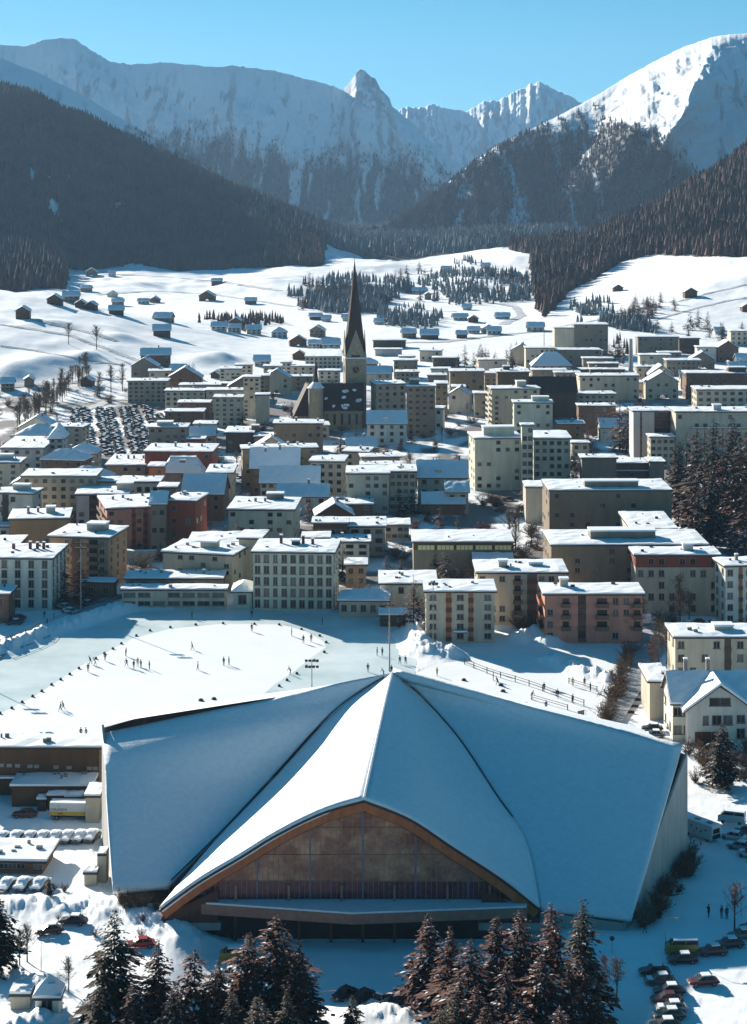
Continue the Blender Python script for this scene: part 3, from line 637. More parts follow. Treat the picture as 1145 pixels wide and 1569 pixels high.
def bld(label, x0, x1, ye, base, dep, wall, kind='b', roof='flat', rot=0, n=None, rh=None, cols=None, wins='std', feats=(), group=None, side=None, over=.6, ww=None, wh=None, snow=.45, snowm=None, fas=None, zoff=0, cat=None):
    """x0,x1: px of the front wall; ye: px of the wall top; base: px of the foot, or number of storeys when < 20"""
    if base < 20:
        Hb = base*3.05+.6; s = (ye-HOR)/(CAMZ-Hb); Y = FOC/s; X = (x0-CX)/s; zg = 0.; n = n or int(base)
    else:
        X, Y, zg = G((x0+x1)/2, base); s = FOC/Y; X = (x0-CX)/s; Hb = CAMZ-(ye-HOR)/s-zg; n = n or max(1, int(round((Hb-.5)/3.0)))
    rz = math.radians(rot); W_ = (x1-x0)/s/math.cos(rz)
    if rot: Y = Y+abs(0)
    D = dep if dep < 90 else max(6, FOC*(CAMZ-Hb-zg)/(dep-HOR)-Y)
    nm, ct = KIND[kind]; root = empty(nm, (X, Y, zg), rz); tag(root, label, cat or ct, group)
    c, sn = math.cos(rz), math.sin(rz)
    FOOT.append((label, [(X+a*c-b*sn, Y+a*sn+b*c) for a, b in ((0, 0), (W_, 0), (W_, D), (0, D))], Hb))
    if rh is None: rh = {'flat': 0, 'gx': D*.28, 'gy': W_*.30, 'hip': min(W_, D)*.28, 'shed': D*.15, 'mans': 3.2}[roof]
    fn = roof_fn(roof, W_, D, rh)
    wf = (lambda x, y: max(0, fn(min(max(x, 0), W_), min(max(y, 0), D)))-.02)
    nx = 2 if roof in ('gy',) else 2; 
    slab(W_, D, wf, 0, -2.0, Hb, 2 if roof == 'gy' else 1, 2 if roof == 'gx' else 1, 0, wallm(wall), 'wall', root).data
    fz = .35 if roof == 'flat' else .22
    if roof == 'flat': gx_, gy_ = max(3, min(20, int(W_/2.2))), max(2, min(10, int(D/2.2)))
    else: gx_, gy_ = max(4, min(14, 2*int(W_/3)+2)), max(4, min(14, 2*int(D/3)+2))
    if gx_ % 2: gx_ += 1
    if gy_ % 2: gy_ += 1
    slab(W_, D, fn, over, Hb, Hb+fz, 2 if roof in ('gy', 'flat') else gx_, 2 if roof in ('gx', 'flat', 'shed') else gy_, 0, fas or FASCIA, 'roof', root)
    if snow: slab(W_, D, fn, over-.08, Hb+fz+.004, Hb+fz+snow, gx_, gy_, .12, snowm or RSNOW, 'roof_snow', root)
    near = s > 5.4; mid = s > 2.7
    if roof == 'flat' and s > 2.9 and W_ > 8:
        vb = MB()
        for q in range(random.randint(2, 6)):
            vx, vy, vw = random.uniform(.08, .92)*W_, random.uniform(.15, .85)*D, random.uniform(.15, .5); vb.box(vx-vw, vx+vw, vy-vw*.7, vy+vw*.7, Hb+fz+snow-.2, Hb+fz+snow+random.uniform(.15, .6))
        vb.build('roof_vents', random.choice((METAL, CHIMG, FASCIA)), root)
    # windows
    fh = (Hb-.5)/n; wh_ = wh or min(1.5, fh*.5); ww_ = ww or (1.25 if near else 1.4)
    excl = [f[1:3] for f in feats if f[0] in ('strip', 'balc')]
    def face(L, place, cols):
        for i in range(cols):
            fx = (i+.5)/cols
            if any(a-.04 < fx < b_+.04 for a, b_ in excl): continue
            wv = ww_*random.choice((1, 1, 1, .75)) if wins == 'mix' else ww_
            for k in range(n):
                if wins == 'sparse' and random.random() < .5: continue
                if random.random() < .05: continue
                z = .5+k*fh+(fh-wh_)*.5
                place(fx*L, z, wv)
    if wins != 'none':
        cn = cols or max(2, int(W_/(3.0 if near else 3.6)))
        while cn*n > 78 and cn > 3: cn -= 1
        face(W_, lambda p, z, w: put_window(root, p, 0, z, 0, w, wh_, near, wins == 'shutter'), cn)
        if mid and D > 5:
            px0, px1 = X*s+CX, (X+W_)*s+CX; sc_ = max(1, int(D/4.2))
            excl = []
            if side != 'n':
                if px0 > CX-60 or rot > 4: face(D, lambda p, z, w: put_window(root, 0, D-p, z, -math.pi/2, w, wh_, near), min(sc_, 5))
                elif px1 < CX or rot < -4: face(D, lambda p, z, w: put_window(root, W_, p, z, math.pi/2, w, wh_, near), min(sc_, 5))
    for f in feats:
        if f[0] == 'strip':       # recessed dark loggia strip with balcony fronts
            a, b_, mm = f[1]*W_, f[2]*W_, f[3]
            MB().box(a, b_, -.025, .05, .4, Hb-.15).build('loggia', GLASS if mm == 'glass' else mat('loggia_'+mm, WALLC.get(mm, (.06, .03, .025)), .8, .3, 1.5), root)
            for k in range(n):
                z = .4+k*fh; bm = MB(); bm.box(a-.05, b_+.05, -1.0 if not (len(f) > 4) else -.3, -.026, z, z+.15); bm.box(a-.05, b_+.05, -1.0 if not (len(f) > 4) else -.3, -.92 if not (len(f) > 4) else -.2, z+.151, z+1.0)
                bm.build('balcony', mat('balcony_'+(f[5] if len(f) > 5 else 'wood'), WALLC.get(f[5], (.1, .05, .03)) if len(f) > 5 else (.12, .06, .04), .8, .2, 2), root)
        elif f[0] == 'balc':      # projecting balconies with a door behind
            a, b_ = f[1]*W_, f[2]*W_
            for k in range(1 if n > 2 else 0, n):
                z = .4+k*fh; MB().box(a+.3, b_-.3, -.03, .05, z+.16, z+2.1).build('balcony_door', GLASS, root)
                bm = MB(); bm.box(a, b_, -1.2, -.031, z, z+.16); bm.box(a, b_, -1.2, -1.12, z+.161, z+1.0); bm.box(a, a+.06, -1.119, -.032, z+.161, z+1.0); bm.box(b_-.06, b_, -1.119, -.032, z+.161, z+1.0)
                bm.build('balcony', mat('balc_'+f[3], WALLC[f[3]], .8, .2, 2), root)
        elif f[0] == 'sbalc':     # balconies on the left side wall
            for k in range(1, n):
                z = .4+k*fh; bm = MB(); bm.box(-1.2, -.03, D*f[1], D*f[2], z, z+.16); bm.box(-1.2, -1.12, D*f[1], D*f[2], z+.161, z+1.0); bm.build('balcony', mat('balc_'+f[3], WALLC[f[3]], .8, .2, 2), root)
        elif f[0] == 'chim':
            cx_, cy_, hh = f[1]*W_, f[2]*D, f[3]; z0 = Hb+max(0, fn(cx_, cy_))
            ch = MB().box(cx_-.35, cx_+.35, cy_-.35, cy_+.35, z0, z0+hh+.6).build('chimney', CHIM if len(f) < 5 else CHIMG, root)
            MB().box(cx_-.42, cx_+.42, cy_-.42, cy_+.42, z0+hh+.604, z0+hh+.85).build('chimney_cap', RSNOW if len(f) < 6 else FASCIA, ch)
        elif f[0] == 'hut':       # roof-top machine room
            a, yb_, w, d, h = f[1]*W_, f[2]*D, f[3], f[4], f[5]; hm_ = wallm(f[6] if len(f) > 6 else 'grey')
            ht = MB().box(a, a+w, yb_, yb_+d, Hb+fz, Hb+fz+h).build('roof_hut', hm_, root)
            MB().box(a-.2, a+w+.2, yb_-.2, yb_+d+.2, Hb+fz+h+.004, Hb+fz+h+.4).build('hut_snow', RSNOW, ht)
        elif f[0] == 'band':      # coloured storey band
            MB().box(-.03, W_+.03, -.03, D+.03, Hb*f[1], Hb*f[2]).build('storey_band', mat('band_'+f[3], WALLC[f[3]], .8, .2, 1.), root)
        elif f[0] == 'ledge':     # snowed ledge / canopy
            MB().box(f[1]*W_, f[2]*W_, -f[4], -.02, f[3], f[3]+.2).build('ledge', FASCIA, root)
            MB().box(f[1]*W_, f[2]*W_, -f[4]+.03, -.03, f[3]+.204, f[3]+.5).build('ledge_snow', RSNOW, root)
        elif f[0] == 'dorm':      # roof dormer
            a, yb_ = f[1]*W_, f[2]*D; zz = Hb+fn(a, yb_); dm = MB().box(a-1, a+1, yb_, yb_+2.2, zz-.2, zz+1.5).build('dormer', wallm(wall), root)
            MB().box(a-1.3, a+1.3, yb_-.4, yb_+2.4, zz+1.504, zz+1.85).build('dormer_snow', RSNOW, dm)
        elif f[0] == 'wing':      # lower storey projecting forward
            w = MB().box(f[1]*W_, f[2]*W_, -f[3], -.003, -1, f[4]).build('annex', wallm(f[5]), root)
            MB().box(f[1]*W_-.3, f[2]*W_+.3, -f[3]-.3, -.02, f[4]+.003, f[4]+.3).build('annex_roof', FASCIA, w); MB().box(f[1]*W_-.25, f[2]*W_+.25, -f[3]-.25, -.02, f[4]+.304, f[4]+.7).build('annex_snow', RSNOW, w)
            k = max(2, int((f[2]-f[1])*W_/4))
            for i in range(k): link('window', win_mesh(1.8, 1.2, 'far')[0], w, None, (f[1]*W_+(i+.5)/k*(f[2]-f[1])*W_, -f[3], f[4]*.45))
    return root, W_, D, Hb, s
B = bld
CH = lambda *xs: [('chim', x, .55, h) for x, h in xs]
CG = lambda *xs: [('chim', x, .55, h, 1) for x, h in xs]
# --- along the rink
B('pale mint five storey hotel with three red chimneys facing the big rink', 388, 511, 847, 936, 829, 'mint', n=5, rot=-4, cols=9, ww=1.3, wh=1.9, wins='mix', feats=CH((.3, 2.4), (.58, 2.2), (.7, 1.5))+[('hut', .44, .45, 2, 2, 1.4, 'dark')])
B('low white annex with a hipped snow roof at the left end of the mint hotel', 357, 386, 906, 934, 9, 'mint', 'x', 'hip', n=1, ww=2, wh=2.2, cols=1)
B('low grey pavilion with a snowed roof at the right end of the mint hotel', 520, 594, 920, 946, 10, 'grey', 'x', 'hip', n=1, rot=-3, rh=1.4, cols=5)
B('dark kiosk with a pale awning near the top corner of the big rink', 583, 622, 944, 960, 6, 'dark', 'x', n=1, cols=2)
B('long low cream pavilion with two rows of wide windows by the rink', 187, 346, 905, 934, 5, 'cream', 'x', n=2, cols=7, ww=3.0, wh=1.0, over=.5)
B('set back grey upper hall with snow roof behind the cream rink pavilion', 193, 340, 888, 918, 9, 'dgrey', 'x', n=2, cols=8, wins='sparse', feats=CG((.35, 1.), (.8, 1.)))
B('beige apartment block with a roof hut between the cream pavilion and the mint hotel', 250, 358, 847, 901, 829, 'beige', rot=-14, n=5, wins='sparse', feats=[('hut', .45, .3, 4.5, 3, 2.0), ('chim', .2, .5, .7, 1), ('chim', .8, .5, .7, 1)])
B('grey stair tower block rising just left of the mint hotel', 366, 400, 826, 892, 11, 'grey', n=6, wins='sparse', rot=-6)
B('wide snow roofed block directly behind the beige block with the roof hut', 290, 364, 832, 3, 14, 'grey', wins='sparse')
B('broad pale green-grey block with a dark roof box left of the town centre', 350, 450, 782, 843, 764, 'mint', n=5, rot=-3, cols=7, wins='sparse', feats=[('hut', .5, .75, 5, 3, 2., 'dgrey')]+CG((.35, 1.2), (.5, 1.2)))
B('tall white block with brick chimneys at the left edge beside the rink', -45, 80, 856, 934, 836, 'white', rot=-3, n=5, cols=6, ww=1.3, wh=1.8, feats=CH((.42, 1.5), (.63, 2.0), (.72, 1.8), (.8, 1.9)))
B('small brown house with snow roof at the left edge by the parked cars', -40, 13, 912, 955, 9, 'brown', 'h', n=2, feats=[])
B('ochre six storey block with brown balconies behind dark firs', 76, 168, 823, 904, 806, 'ochre', rot=-10, n=6, feats=[('strip', .38, .52, 'dark'), ('balc', .66, .84, 'brown'), ('hut', .5, .4, 5, 4, 2.2, 'olive')])
B('low brick shed at the foot of the ochre six storey block', 128, 174, 893, 918, 4, 'brown', 'x', n=1, rot=-6)
B('brown block with two dark chimneys and a roof box on the left side', 15, 103, 797, 866, 783, 'ochre', rot=6, n=5, wins='sparse', feats=CG((.28, 1.6), (.45, 1.4))+[('hut', .6, .4, 2.5, 2.5, 2)])
B('tan block showing only its snowy roof corner at the left edge', -40, 28, 836, 3, 12, 'ochre', n=5)
B('white block with dark balcony strip at the left edge under the olive block', -30, 52, 756, 822, 9, 'white', rot=-8, n=4, feats=[('strip', .42, .54, 'dark'), ('hut', .55, .4, 5, 3, 1.8, 'grey')], wins='sparse')
B('low white shed with snow roof at the left edge below the white block', -20, 14, 808, 828, 10, 'white', 'x', n=1)
B('long olive grey six storey block above the white blocks at left', 34, 146, 731, 806, 721, 'olive', n=6, cols=8)
B('white walled block with dark glazing and a square roof box', 117, 196, 759, 820, 748, 'lav', n=5, rot=3, feats=[('strip', .25, .5, 'glass', 1), ('hut', .75, .4, 5, 3, 2.2, 'grey')], wins='sparse', cols=5)
B('tan five storey block with angled side balconies below the boxed roof', 164, 246, 781, 848, 762, 'pink', rot=14, n=5, feats=[('strip', .45, .52, 'red', 1), ('strip', .66, .74, 'red', 1), ('sbalc', .1, .8, 'brown'), ('chim', .2, .6, 1., 1), ('chim', .4, .7, 1., 1)], cols=6, wins='sparse')
B('reddish brown block with sunlit right side next to the tan block', 256, 300, 768, 5, 13, 'red', rot=-10, n=4, wins='sparse', feats=CG((.4, 1.2)))
B('small glass gabled link between the tan and the reddish block', 231, 254, 772, 5, 9, 'dgrey', 'x', 'gx', n=3)
B('grey tower block cut by the left edge above the rooftops', -30, 30, 710, 768, 11, 'grey', n=6, feats=[('hut', .3, .4, 6, 3, 1.8, 'lav')])
B('pale square block with small chimneys near the left edge', 2, 66, 688, 730, 671, 'lav', n=4, wins='sparse', feats=CG((.35, .8), (.6, .8)))
B('grey villa with a blue shaded hip roof left of the car park', 22, 94, 669, 706, 14, 'grey', 'h', 'hip', n=3, rh=3.6)
B('tall pale block with hipped end roof left of the car park', 75, 97, 670, 722, 12, 'lav', 'b', 'hip', n=5, rh=4)
B('long pale six storey block at the foot of the car park', 76, 127, 655, 702, 10, 'grey', rot=-8, n=6)
B('ochre long house with four chimneys beside the deep red building', 163, 222, 714, 746, 699, 'ochre', n=3, feats=CG((.15, 1.2), (.45, 1.4), (.6, 1.2), (.85, 1.2)), wins='sparse')
B('deep red long building with many chimneys left of the centre', 222, 325, 693, 745, 682, 'red', rot=-2, n=4, wins='sparse', feats=CG((.1, 1.2), (.4, 1.6), (.6, 1.2), (.8, 1.)))
B('bright orange red block glimpsed left of the mansard house', 228, 250, 716, 4, 8, 'orange', n=4, wins='sparse')
B('dark house with a blue shaded mansard roof in front of the red building', 248, 310, 722, 756, 9, 'dgrey', 'h', 'mans', n=2, rh=4.0, feats=[('dorm', .5, .15)])
B('beige block right of the mansard roofed house', 317, 356, 726, 774, 714, 'beige', n=4, wins='sparse', feats=CG((.2, 1.), (.5, 1.)))
B('low flat roofed annex between the mansard house and the beige block', 297, 322, 734, 3, 8, 'grey', 'x', n=2)
B('brown house with large blue shaded gable roof and lower wing', 279, 342, 756, 800, 13, 'brown', 'h', 'gx', rot=-4, n=3, rh=5.0, wins='sparse', snow=.35)
B('small pavilion with stepped snow roof near the blue gable roof', 243, 270, 748, 4, 8, 'dgrey', 'x', n=2)
B('low white building with snowed roof below the olive block', 151, 182, 739, 4, 8, 'white', 'x', n=2, wins='sparse')
B('low white building with a long snowed roof left of the deep red one', 183, 244, 740, 4, 11, 'white', 'x', n=3, cols=5)
B('long brown block with a lit left side behind the blue snow roofs', 372, 486, 689, 749, 9, 'ochre', rot=7, n=6, wins='sparse', feats=CG((.1, 1.), (.3, 1.), (.5, 1.), (.62, 1.2), (.75, 1.)))
B('brown house under the upper of the two long blue shaded roofs', 384, 458, 716, 760, 9, 'brown', 'h', 'gx', n=3, rh=6.0, snow=.3, feats=[('chim', .6, .45, 1.2, 1), ('chim', .3, .4, .8, 1)])
B('beige house under the lower of the two long blue shaded roofs', 399, 489, 739, 774, 10, 'beige', 'h', 'gx', n=3, rh=4.4, snow=.35, cols=8)
B('square beige block with plain snow roof right of the blue roofs', 475, 526, 708, 759, 699, 'beige', rot=-5, n=4, cols=4)
B('broad pale block with stepped snow roof in the middle of town', 532, 596, 727, 787, 716, 'mint', n=5, cols=5, wins='sparse')
B('right wing of the pale stepped block behind the pair of firs', 597, 637, 724, 784, 714, 'grey', n=5, cols=4)
B('snow roofed hall just behind the pale stepped block', 553, 612, 714, 3, 8, 'grey', wins='none')
B('grey house with blue shaded roof and snowy dormer', 641, 716, 731, 778, 11, 'grey', 'h', 'gx', n=3, rh=4.6, snow=.35, feats=[('dorm', .42, .1), ('chim', .85, .5, 1.2, 1)], cols=4)
B('low shed with blue shaded roof in front of the dormer house', 648, 712, 772, 790, 10, 'brown', 'x', 'gx', n=1, rh=2.8, wins='none', snow=.3)
B('small lean-to with blue snow roof at the right side of the dormer house', 684, 718, 754, 788, 5, 'grey', 'x', 'shed', n=2, rh=2.2)
B('dark timber hall with thick flat snow roof', 515, 571, 774, 797, 766, 'wood', 'x', n=2, wins='sparse')
B('long timber house with snow roof above the small white houses', 480, 532, 803, 3, 9, 'wood', 'h', n=2, cols=6)
B('white two storey house with big dark windows beside the long timber house', 535, 590, 808, 851, 795, 'grey', 'h', n=3, cols=3, ww=2., wins='std')
B('low link building with yellow lit windows right of the white house', 591, 627, 806, 829, 797, 'olive', 'x', n=2, cols=4)
B('small white house with chimney in front of the timber house', 464, 504, 826, 3, 8, 'white', 'h', n=2, cols=2)
B('white house with dark eaves and a chimney behind the mint hotel', 506, 566, 832, 866, 822, 'white', 'h', n=3, cols=3, ww=2., feats=CG((.3, 1.2)))
B('low brown shed with snow roof right of the mint hotel', 530, 561, 867, 900, 8, 'ochre', 'x', n=2, wins='sparse')
B('long grey sports hall with a strip of green-yellow windows under the roof', 634, 785, 832, 884, 815, 'dgrey', 'x', n=1, wins='none', feats=[('band', .80, .985, 'wood')])
B('lean-to with blue snow roof at the right end of the sports hall', 727, 785, 862, 890, 3, 'grey', 'x', 'shed', n=1, rh=1.4, wins='none')
B('beige five storey block with two brick red loggia strips by the rinks', 653, 758, 908, 985, 892, 'beige', n=5, cols=5, feats=[('strip', .29, .37, 'orange', 1), ('strip', .62, .69, 'orange', 1), ('ledge', .4, .6, 2.6, 1.5), ('chim', .1, .6, .6, 1), ('chim', .7, .6, .6, 1)], ww=1.5)
B('low pale building with a wide snow roof behind the big roadside fir', 583, 668, 896, 932, 878, 'mint', 'x', n=2, wins='sparse', feats=CG((.4, .9)))
B('grey apartment block with a dark brown loggia strip between two others', 732, 868, 879, 958, 861, 'grey', n=5, feats=[('strip', .56, .67, 'brown', 1), ('balc', .40, .50, 'brown'), ('hut', .25, .3, 2.2, 2, 1.8), ('hut', .6, .4, 3.4, 2, 1.0)], cols=9, wins='sparse')
B('salmon pink block with stacked brown balconies beside the small rink', 835, 985, 912, 986, 897, 'pink', n=4, cols=9, feats=[('balc', .17, .26, 'brown'), ('strip', .34, .42, 'glass', 1), ('balc', .52, .65, 'brown'), ('balc', .9, .99, 'brown'), ('sbalc', .1, .9, 'orange'), ('hut', .18, .5, 1.9, 1.9, 2.2)], wins='sparse')
B('upper of the two big brown slab blocks with long dark roof box', 842, 1030, 753, 843, 737, 'stone', n=6, rot=1, wins='sparse', feats=[('hut', .3, .15, 16, 4, 2.0, 'dgrey')], cols=8, over=.3)
B('windowless pale annex at the left end of the upper brown slab', 806, 841, 748, 802, 12, 'grey', n=5, wins='none', over=.3)
B('lower of the two big brown slab blocks with long dark roof box', 845, 1086, 837, 928, 815, 'stone', n=6, rot=1, wins='sparse', feats=[('hut', .27, .3, 17, 5, 2.3, 'dgrey')], cols=9, over=.3)
B('low flat wing joining the two big brown slab blocks', 969, 1036, 812, 4, 787, 'cream', 'x', n=2, wins='none')
B('cream block with a brick red top storey under the brown slabs', 974, 1102, 852, 944, 9, 'beige', n=5, cols=8, wins='sparse', feats=[('band', .81, 1.0, 'red'), ('hut', .6, .4, 2.5, 2.5, 1.8, 'lav')])
B('white block with sunlit left side and red shutters at the right edge', 1112, 1215, 869, 960, 9, 'white', n=5, rot=7, cols=7, wins='mix', feats=[('strip', .2, .26, 'orange', 1), ('chim', .25, .5, 1.6, 1)])
B('cream grey four storey block with flat snow roof and tank at right', 1035, 1180, 978, 1062, 960, 'cream', n=4, cols=8, wins='sparse', feats=[('strip', .52, .59, 'dark', 1), ('hut', .45, .35, 4, 3, 1.3, 'grey')])
B('big white chalet with broad snowy gable and blue shaded side roofs', 1031, 1170, 1077, 1136, 12, 'white', 'c', 'gx', n=2, rh=4.2, cols=9, ww=1.5, snow=.5, feats=CG((.2, 2.6), (.45, 2.6)))
B('pale grey garage block at the left of the white chalet', 996, 1024, 1046, 1104, 13, 'beige', 'x', n=3, wins='none', feats=[('hut', .8, .3, 1., 3., .8, 'brown')])
# --- middle of the town
B('wide left block of the white hospital like complex with penthouse', 728, 800, 673, 752, 664, 'mint', n=7, rot=5, cols=5, wins='sparse', feats=[('hut', .22, .25, 11, 5, 3.2, 'mint')])
B('narrow stair tower in the middle of the white complex', 800, 817, 653, 757, 5, 'mint', n=8, cols=2)
B('right wing of the white complex with even rows of windows', 818, 874, 673, 746, 662, 'mint', n=6, cols=5)
B('small white block with a raised end behind the white complex', 788, 847, 618, 677, 9, 'mint', n=6, cols=4, wins='sparse', feats=[('hut', .48, .2, 7, 4, 2, 'mint')])
B('tall beige tower block with sunlit balconies on its left side', 754, 828, 597, 664, 11, 'beige', n=8, rot=6, cols=5, wins='sparse', feats=[('hut', .55, .3, 4, 4, 2.6, 'grey'), ('sbalc', .1, .9, 'cream')])
B('dark brown hotel with flat roof high in the middle of town', 763, 811, 571, 7, 14, 'dark', n=5, wins='sparse', feats=[('hut', .2, .4, 3, 3, 2, 'dark')])
B('long dark brown building with a big shaded roof falling to the right', 812, 884, 600, 640, 16, 'dark', 'b', 'gx', n=2, rh=6., wins='none', snow=.02, snowm=WOOD, fas=WOOD)
B('ochre block with pilasters left of the dark brown hotel', 690, 742, 570, 618, 12, 'ochre', n=5, cols=5, wins='sparse')
B('narrow ochre block joined to the dark brown hotel', 743, 762, 573, 606, 10, 'ochre', n=5)
B('grey small block with ledges in the centre right', 694, 713, 594, 628, 10, 'grey', n=4, cols=2)
B('pale little block in front of the ochre one with pilasters', 727, 746, 604, 640, 9, 'olive', n=4, cols=2, wins='sparse')
B('left half of the large stone grey hotel right of the church', 577, 622, 590, 658, 14, 'olive', n=7, rot=10, cols=4, feats=[])
B('right half of the large stone grey hotel right of the church', 624, 667, 593, 668, 13, 'stone', n=8, cols=4, ww=1.6, feats=[('hut', .1, .3, 4, 4, 2.5, 'stone')])
B('narrow grey block at the right side of the stone grey hotel', 668, 686, 589, 644, 12, 'stone', n=6, cols=2)
B('white house with blue shaded roof in front of the stone grey hotel', 563, 623, 649, 682, 11, 'white', 'h', 'gx', n=3, rh=4.4, snow=.35, feats=[('dorm', .45, .1)], cols=4)
B('ochre double block with raised roof corners below the church', 420, 494, 650, 696, 11, 'ochre', n=4, cols=6, wins='sparse', feats=[('chim', .45, .5, 1.5), ('chim', .9, .5, 1.)])
B('long dark block with snow roof left of the ochre double block', 346, 388, 664, 694, 655, 'dark', n=3, wins='sparse', feats=[('hut', .9, .3, 3, 3, 2, 'brown')])
B('low brown block with two snow roofs behind the lit ochre one', 390, 418, 670, 696, 11, 'ochre', n=3, wins='sparse')
B('pale small block by the bare trees left of centre', 297, 330, 651, 676, 10, 'lav', n=3, wins='sparse', cols=3)
B('small red house with snow roof under the pale block', 287, 313, 674, 705, 6, 'red', 'h', n=2)
B('beige block with a recessed middle right of the car park', 228, 286, 656, 700, 11, 'olive', n=5, cols=5, wins='sparse', feats=[('hut', .2, .2, 6, 5, 1.6, 'beige')])
B('brown block with a white snow strip below the terraced houses', 253, 311, 632, 660, 11, 'brown', n=4, wins='sparse')
B('low brown block with a thin snow roof by the toboggan ramp', 273, 321, 618, 640, 10, 'brown', n=3, wins='sparse')
B('pale block with a sunlit left end above the car park', 253, 314, 600, 632, 10, 'grey', n=4, cols=6)
B('long grey block at the far left of the town above the car park', 196, 256, 585, 618, 12, 'olive', n=5, cols=7)
B('grey flat roofed block behind the pale ones left of centre', 275, 337, 591, 622, 9, 'grey', n=4, wins='sparse')
B('grey block with a long snow roof left of the pale towers', 316, 373, 599, 632, 10, 'grey', n=5, wins='sparse')
B('grey six storey block with snow roof below the long snow roof', 328, 371, 610, 655, 10, 'grey', n=6, cols=4)
B('pale tall block rising above the roofs left of the church', 337, 369, 566, 592, 10, 'mint', n=5, wins='sparse', cols=4)
B('brown terrace under the pale tall block', 336, 369, 589, 605, 8, 'brown', n=2)
B('white tower block standing left of the church', 373, 398, 579, 640, 10, 'grey', n=9, cols=3, wins='sparse')
B('dark sided block attached to the white tower block', 399, 412, 577, 622, 10, 'dgrey', n=7, cols=2)
B('mint green low tower at the foot of the white tower block', 392, 412, 606, 650, 7, 'mint', n=5, wins='none')
B('tiny pale block on the slope left of the church', 361, 386, 560, 584, 8, 'grey', n=4, cols=3)
B('pale block with snow roof near the slope end', 404, 431, 562, 588, 9, 'grey', n=4, cols=3)
B('narrow light tower between two pale blocks left of the church', 431, 446, 556, 580, 8, 'lav', n=4, cols=2)
B('long pale block with thin snow roof left of the small turret', 447, 482, 562, 582, 9, 'grey', n=3)
B('flat brown block with thick snow roof left of the church turret', 436, 478, 578, 600, 9, 'dgrey', n=3)
B('wide school like building with skylights behind the church', 468, 522, 547, 566, 536, 'grey', n=3, cols=8)
B('pale flat block right behind the church nave', 488, 521, 569, 588, 9, 'grey', n=3)
B('beige row house behind the white tower block', 411, 434, 571, 600, 9, 'beige', n=4, cols=3, wins='sparse')
# --- right part
B('far mint grey hotel block with a high right half', 880, 932, 498, 545, 16, 'dgrey', n=7, cols=7, wins='sparse')
B('lower left half of the far mint grey hotel', 850, 880, 503, 545, 14, 'grey', n=7, wins='none')
B('grey long block below the far mint grey hotel', 806, 849, 534, 566, 12, 'grey', n=4, cols=6, wins='sparse')
B('dark long block with a thin snow roof under the far hotel', 850, 920, 537, 565, 12, 'dgrey', n=4, wins='sparse')
B('hotel with a bright blue shaded hip roof and small turret', 816, 876, 560, 584, 14, 'grey', 'h', 'hip', n=3, rh=6.5, snow=.3)
B('ochre low block in front of the blue hip roofed hotel', 816, 868, 568, 590, 9, 'ochre', n=3, wins='sparse')
B('low dark glass block right of the ochre low block', 851, 889, 572, 602, 8, 'dgrey', n=4, cols=4)
B('broad block with sunlit left wall and a long snow roof', 889, 980, 577, 614, 12, 'beige', n=4, rot=3, cols=8, wins='sparse')
B('small block with two snow ledges high on the right', 894, 940, 550, 572, 8, 'dgrey', n=3, wins='sparse')
B('second stepped block with snow ledge high on the right', 903, 948, 558, 580, 7, 'dgrey', n=2, wins='none')
B('third stepped block with snow ledge high on the right', 905, 957, 567, 588, 7, 'dark', n=2, wins='none')
B('grey block with a snowed hipless roof among the right side roofs', 886, 944, 605, 636, 11, 'grey', n=4, rot=3, cols=6)
B('pinkish block with a row of doors near the shaded firs', 887, 944, 623, 664, 9, 'brown', n=4, cols=5, wins='sparse')
B('long dark grey block beside the tall concrete chimney', 978, 1040, 517, 545, 12, 'dgrey', n=4, cols=8, wins='sparse')
B('dark block with snow roof right of the long dark grey one', 1041, 1072, 519, 542, 10, 'dark', n=3, wins='sparse')
B('low block with a snowed flat top behind the gabled house', 981, 1028, 545, 566, 10, 'grey', n=3, wins='sparse')
B('small beige block left of the gabled house', 976, 1005, 563, 596, 9, 'beige', n=4, cols=3)
B('flat block with broad snow roof above the dark long hotel', 1022, 1074, 553, 576, 11, 'dgrey', n=3, cols=7)
B('upper small block with snow roof near the meadow edge', 1010, 1044, 541, 554, 8, 'dgrey', n=2)
B('five storey grey house with a pointed snowy gable', 995, 1033, 574, 600, 11, 'grey', 'h', 'gy', n=3, cols=4, rh=4.5)
B('very long dark brown hotel with a small round roof pavilion', 1052, 1180, 573, 612, 13, 'brown', n=5, cols=12, wins='sparse', feats=[('hut', .52, .3, 9, 5, 2.5, 'dark')])
B('cream hotel with large evenly spaced windows at the right edge', 1068, 1190, 598, 648, 14, 'cream', n=5, cols=10, ww=1.8)
B('pale block high at the right edge of the town', 1120, 1180, 508, 530, 12, 'grey', n=3)
B('light block with a sunlit white end among firs on the right', 1069, 1098, 533, 556, 10, 'lav', n=3, wins='sparse')
B('brown house with steep snowy gable near the right edge', 1100, 1132, 533, 556, 11, 'brown', 'h', 'gy', n=2, rh=4.)
B('low block with blue snow roof at the right edge', 1130, 1180, 552, 572, 11, 'dark', 'b', 'gx', n=3, rh=3)
B('grey block with wide dark glazing left of the large cream hotel', 971, 1035, 631, 706, 13, 'lav', n=6, cols=3, wins='none', feats=[('strip', .5, 1., 'glass', 1), ('strip', .16, .2, 'dark', 1)])
B('large cream hotel with a long shaded terrace behind the firs', 1036, 1190, 632, 714, 14, 'cream', n=6, cols=12, wins='sparse', feats=[('ledge', .15, 1., 14.5, 1.5), ('hut', .38, .1, 3, 3, 2.2, 'lav')])
B('small cream block in front of the grey glazed one', 997, 1034, 671, 716, 9, 'cream', n=4, cols=4)
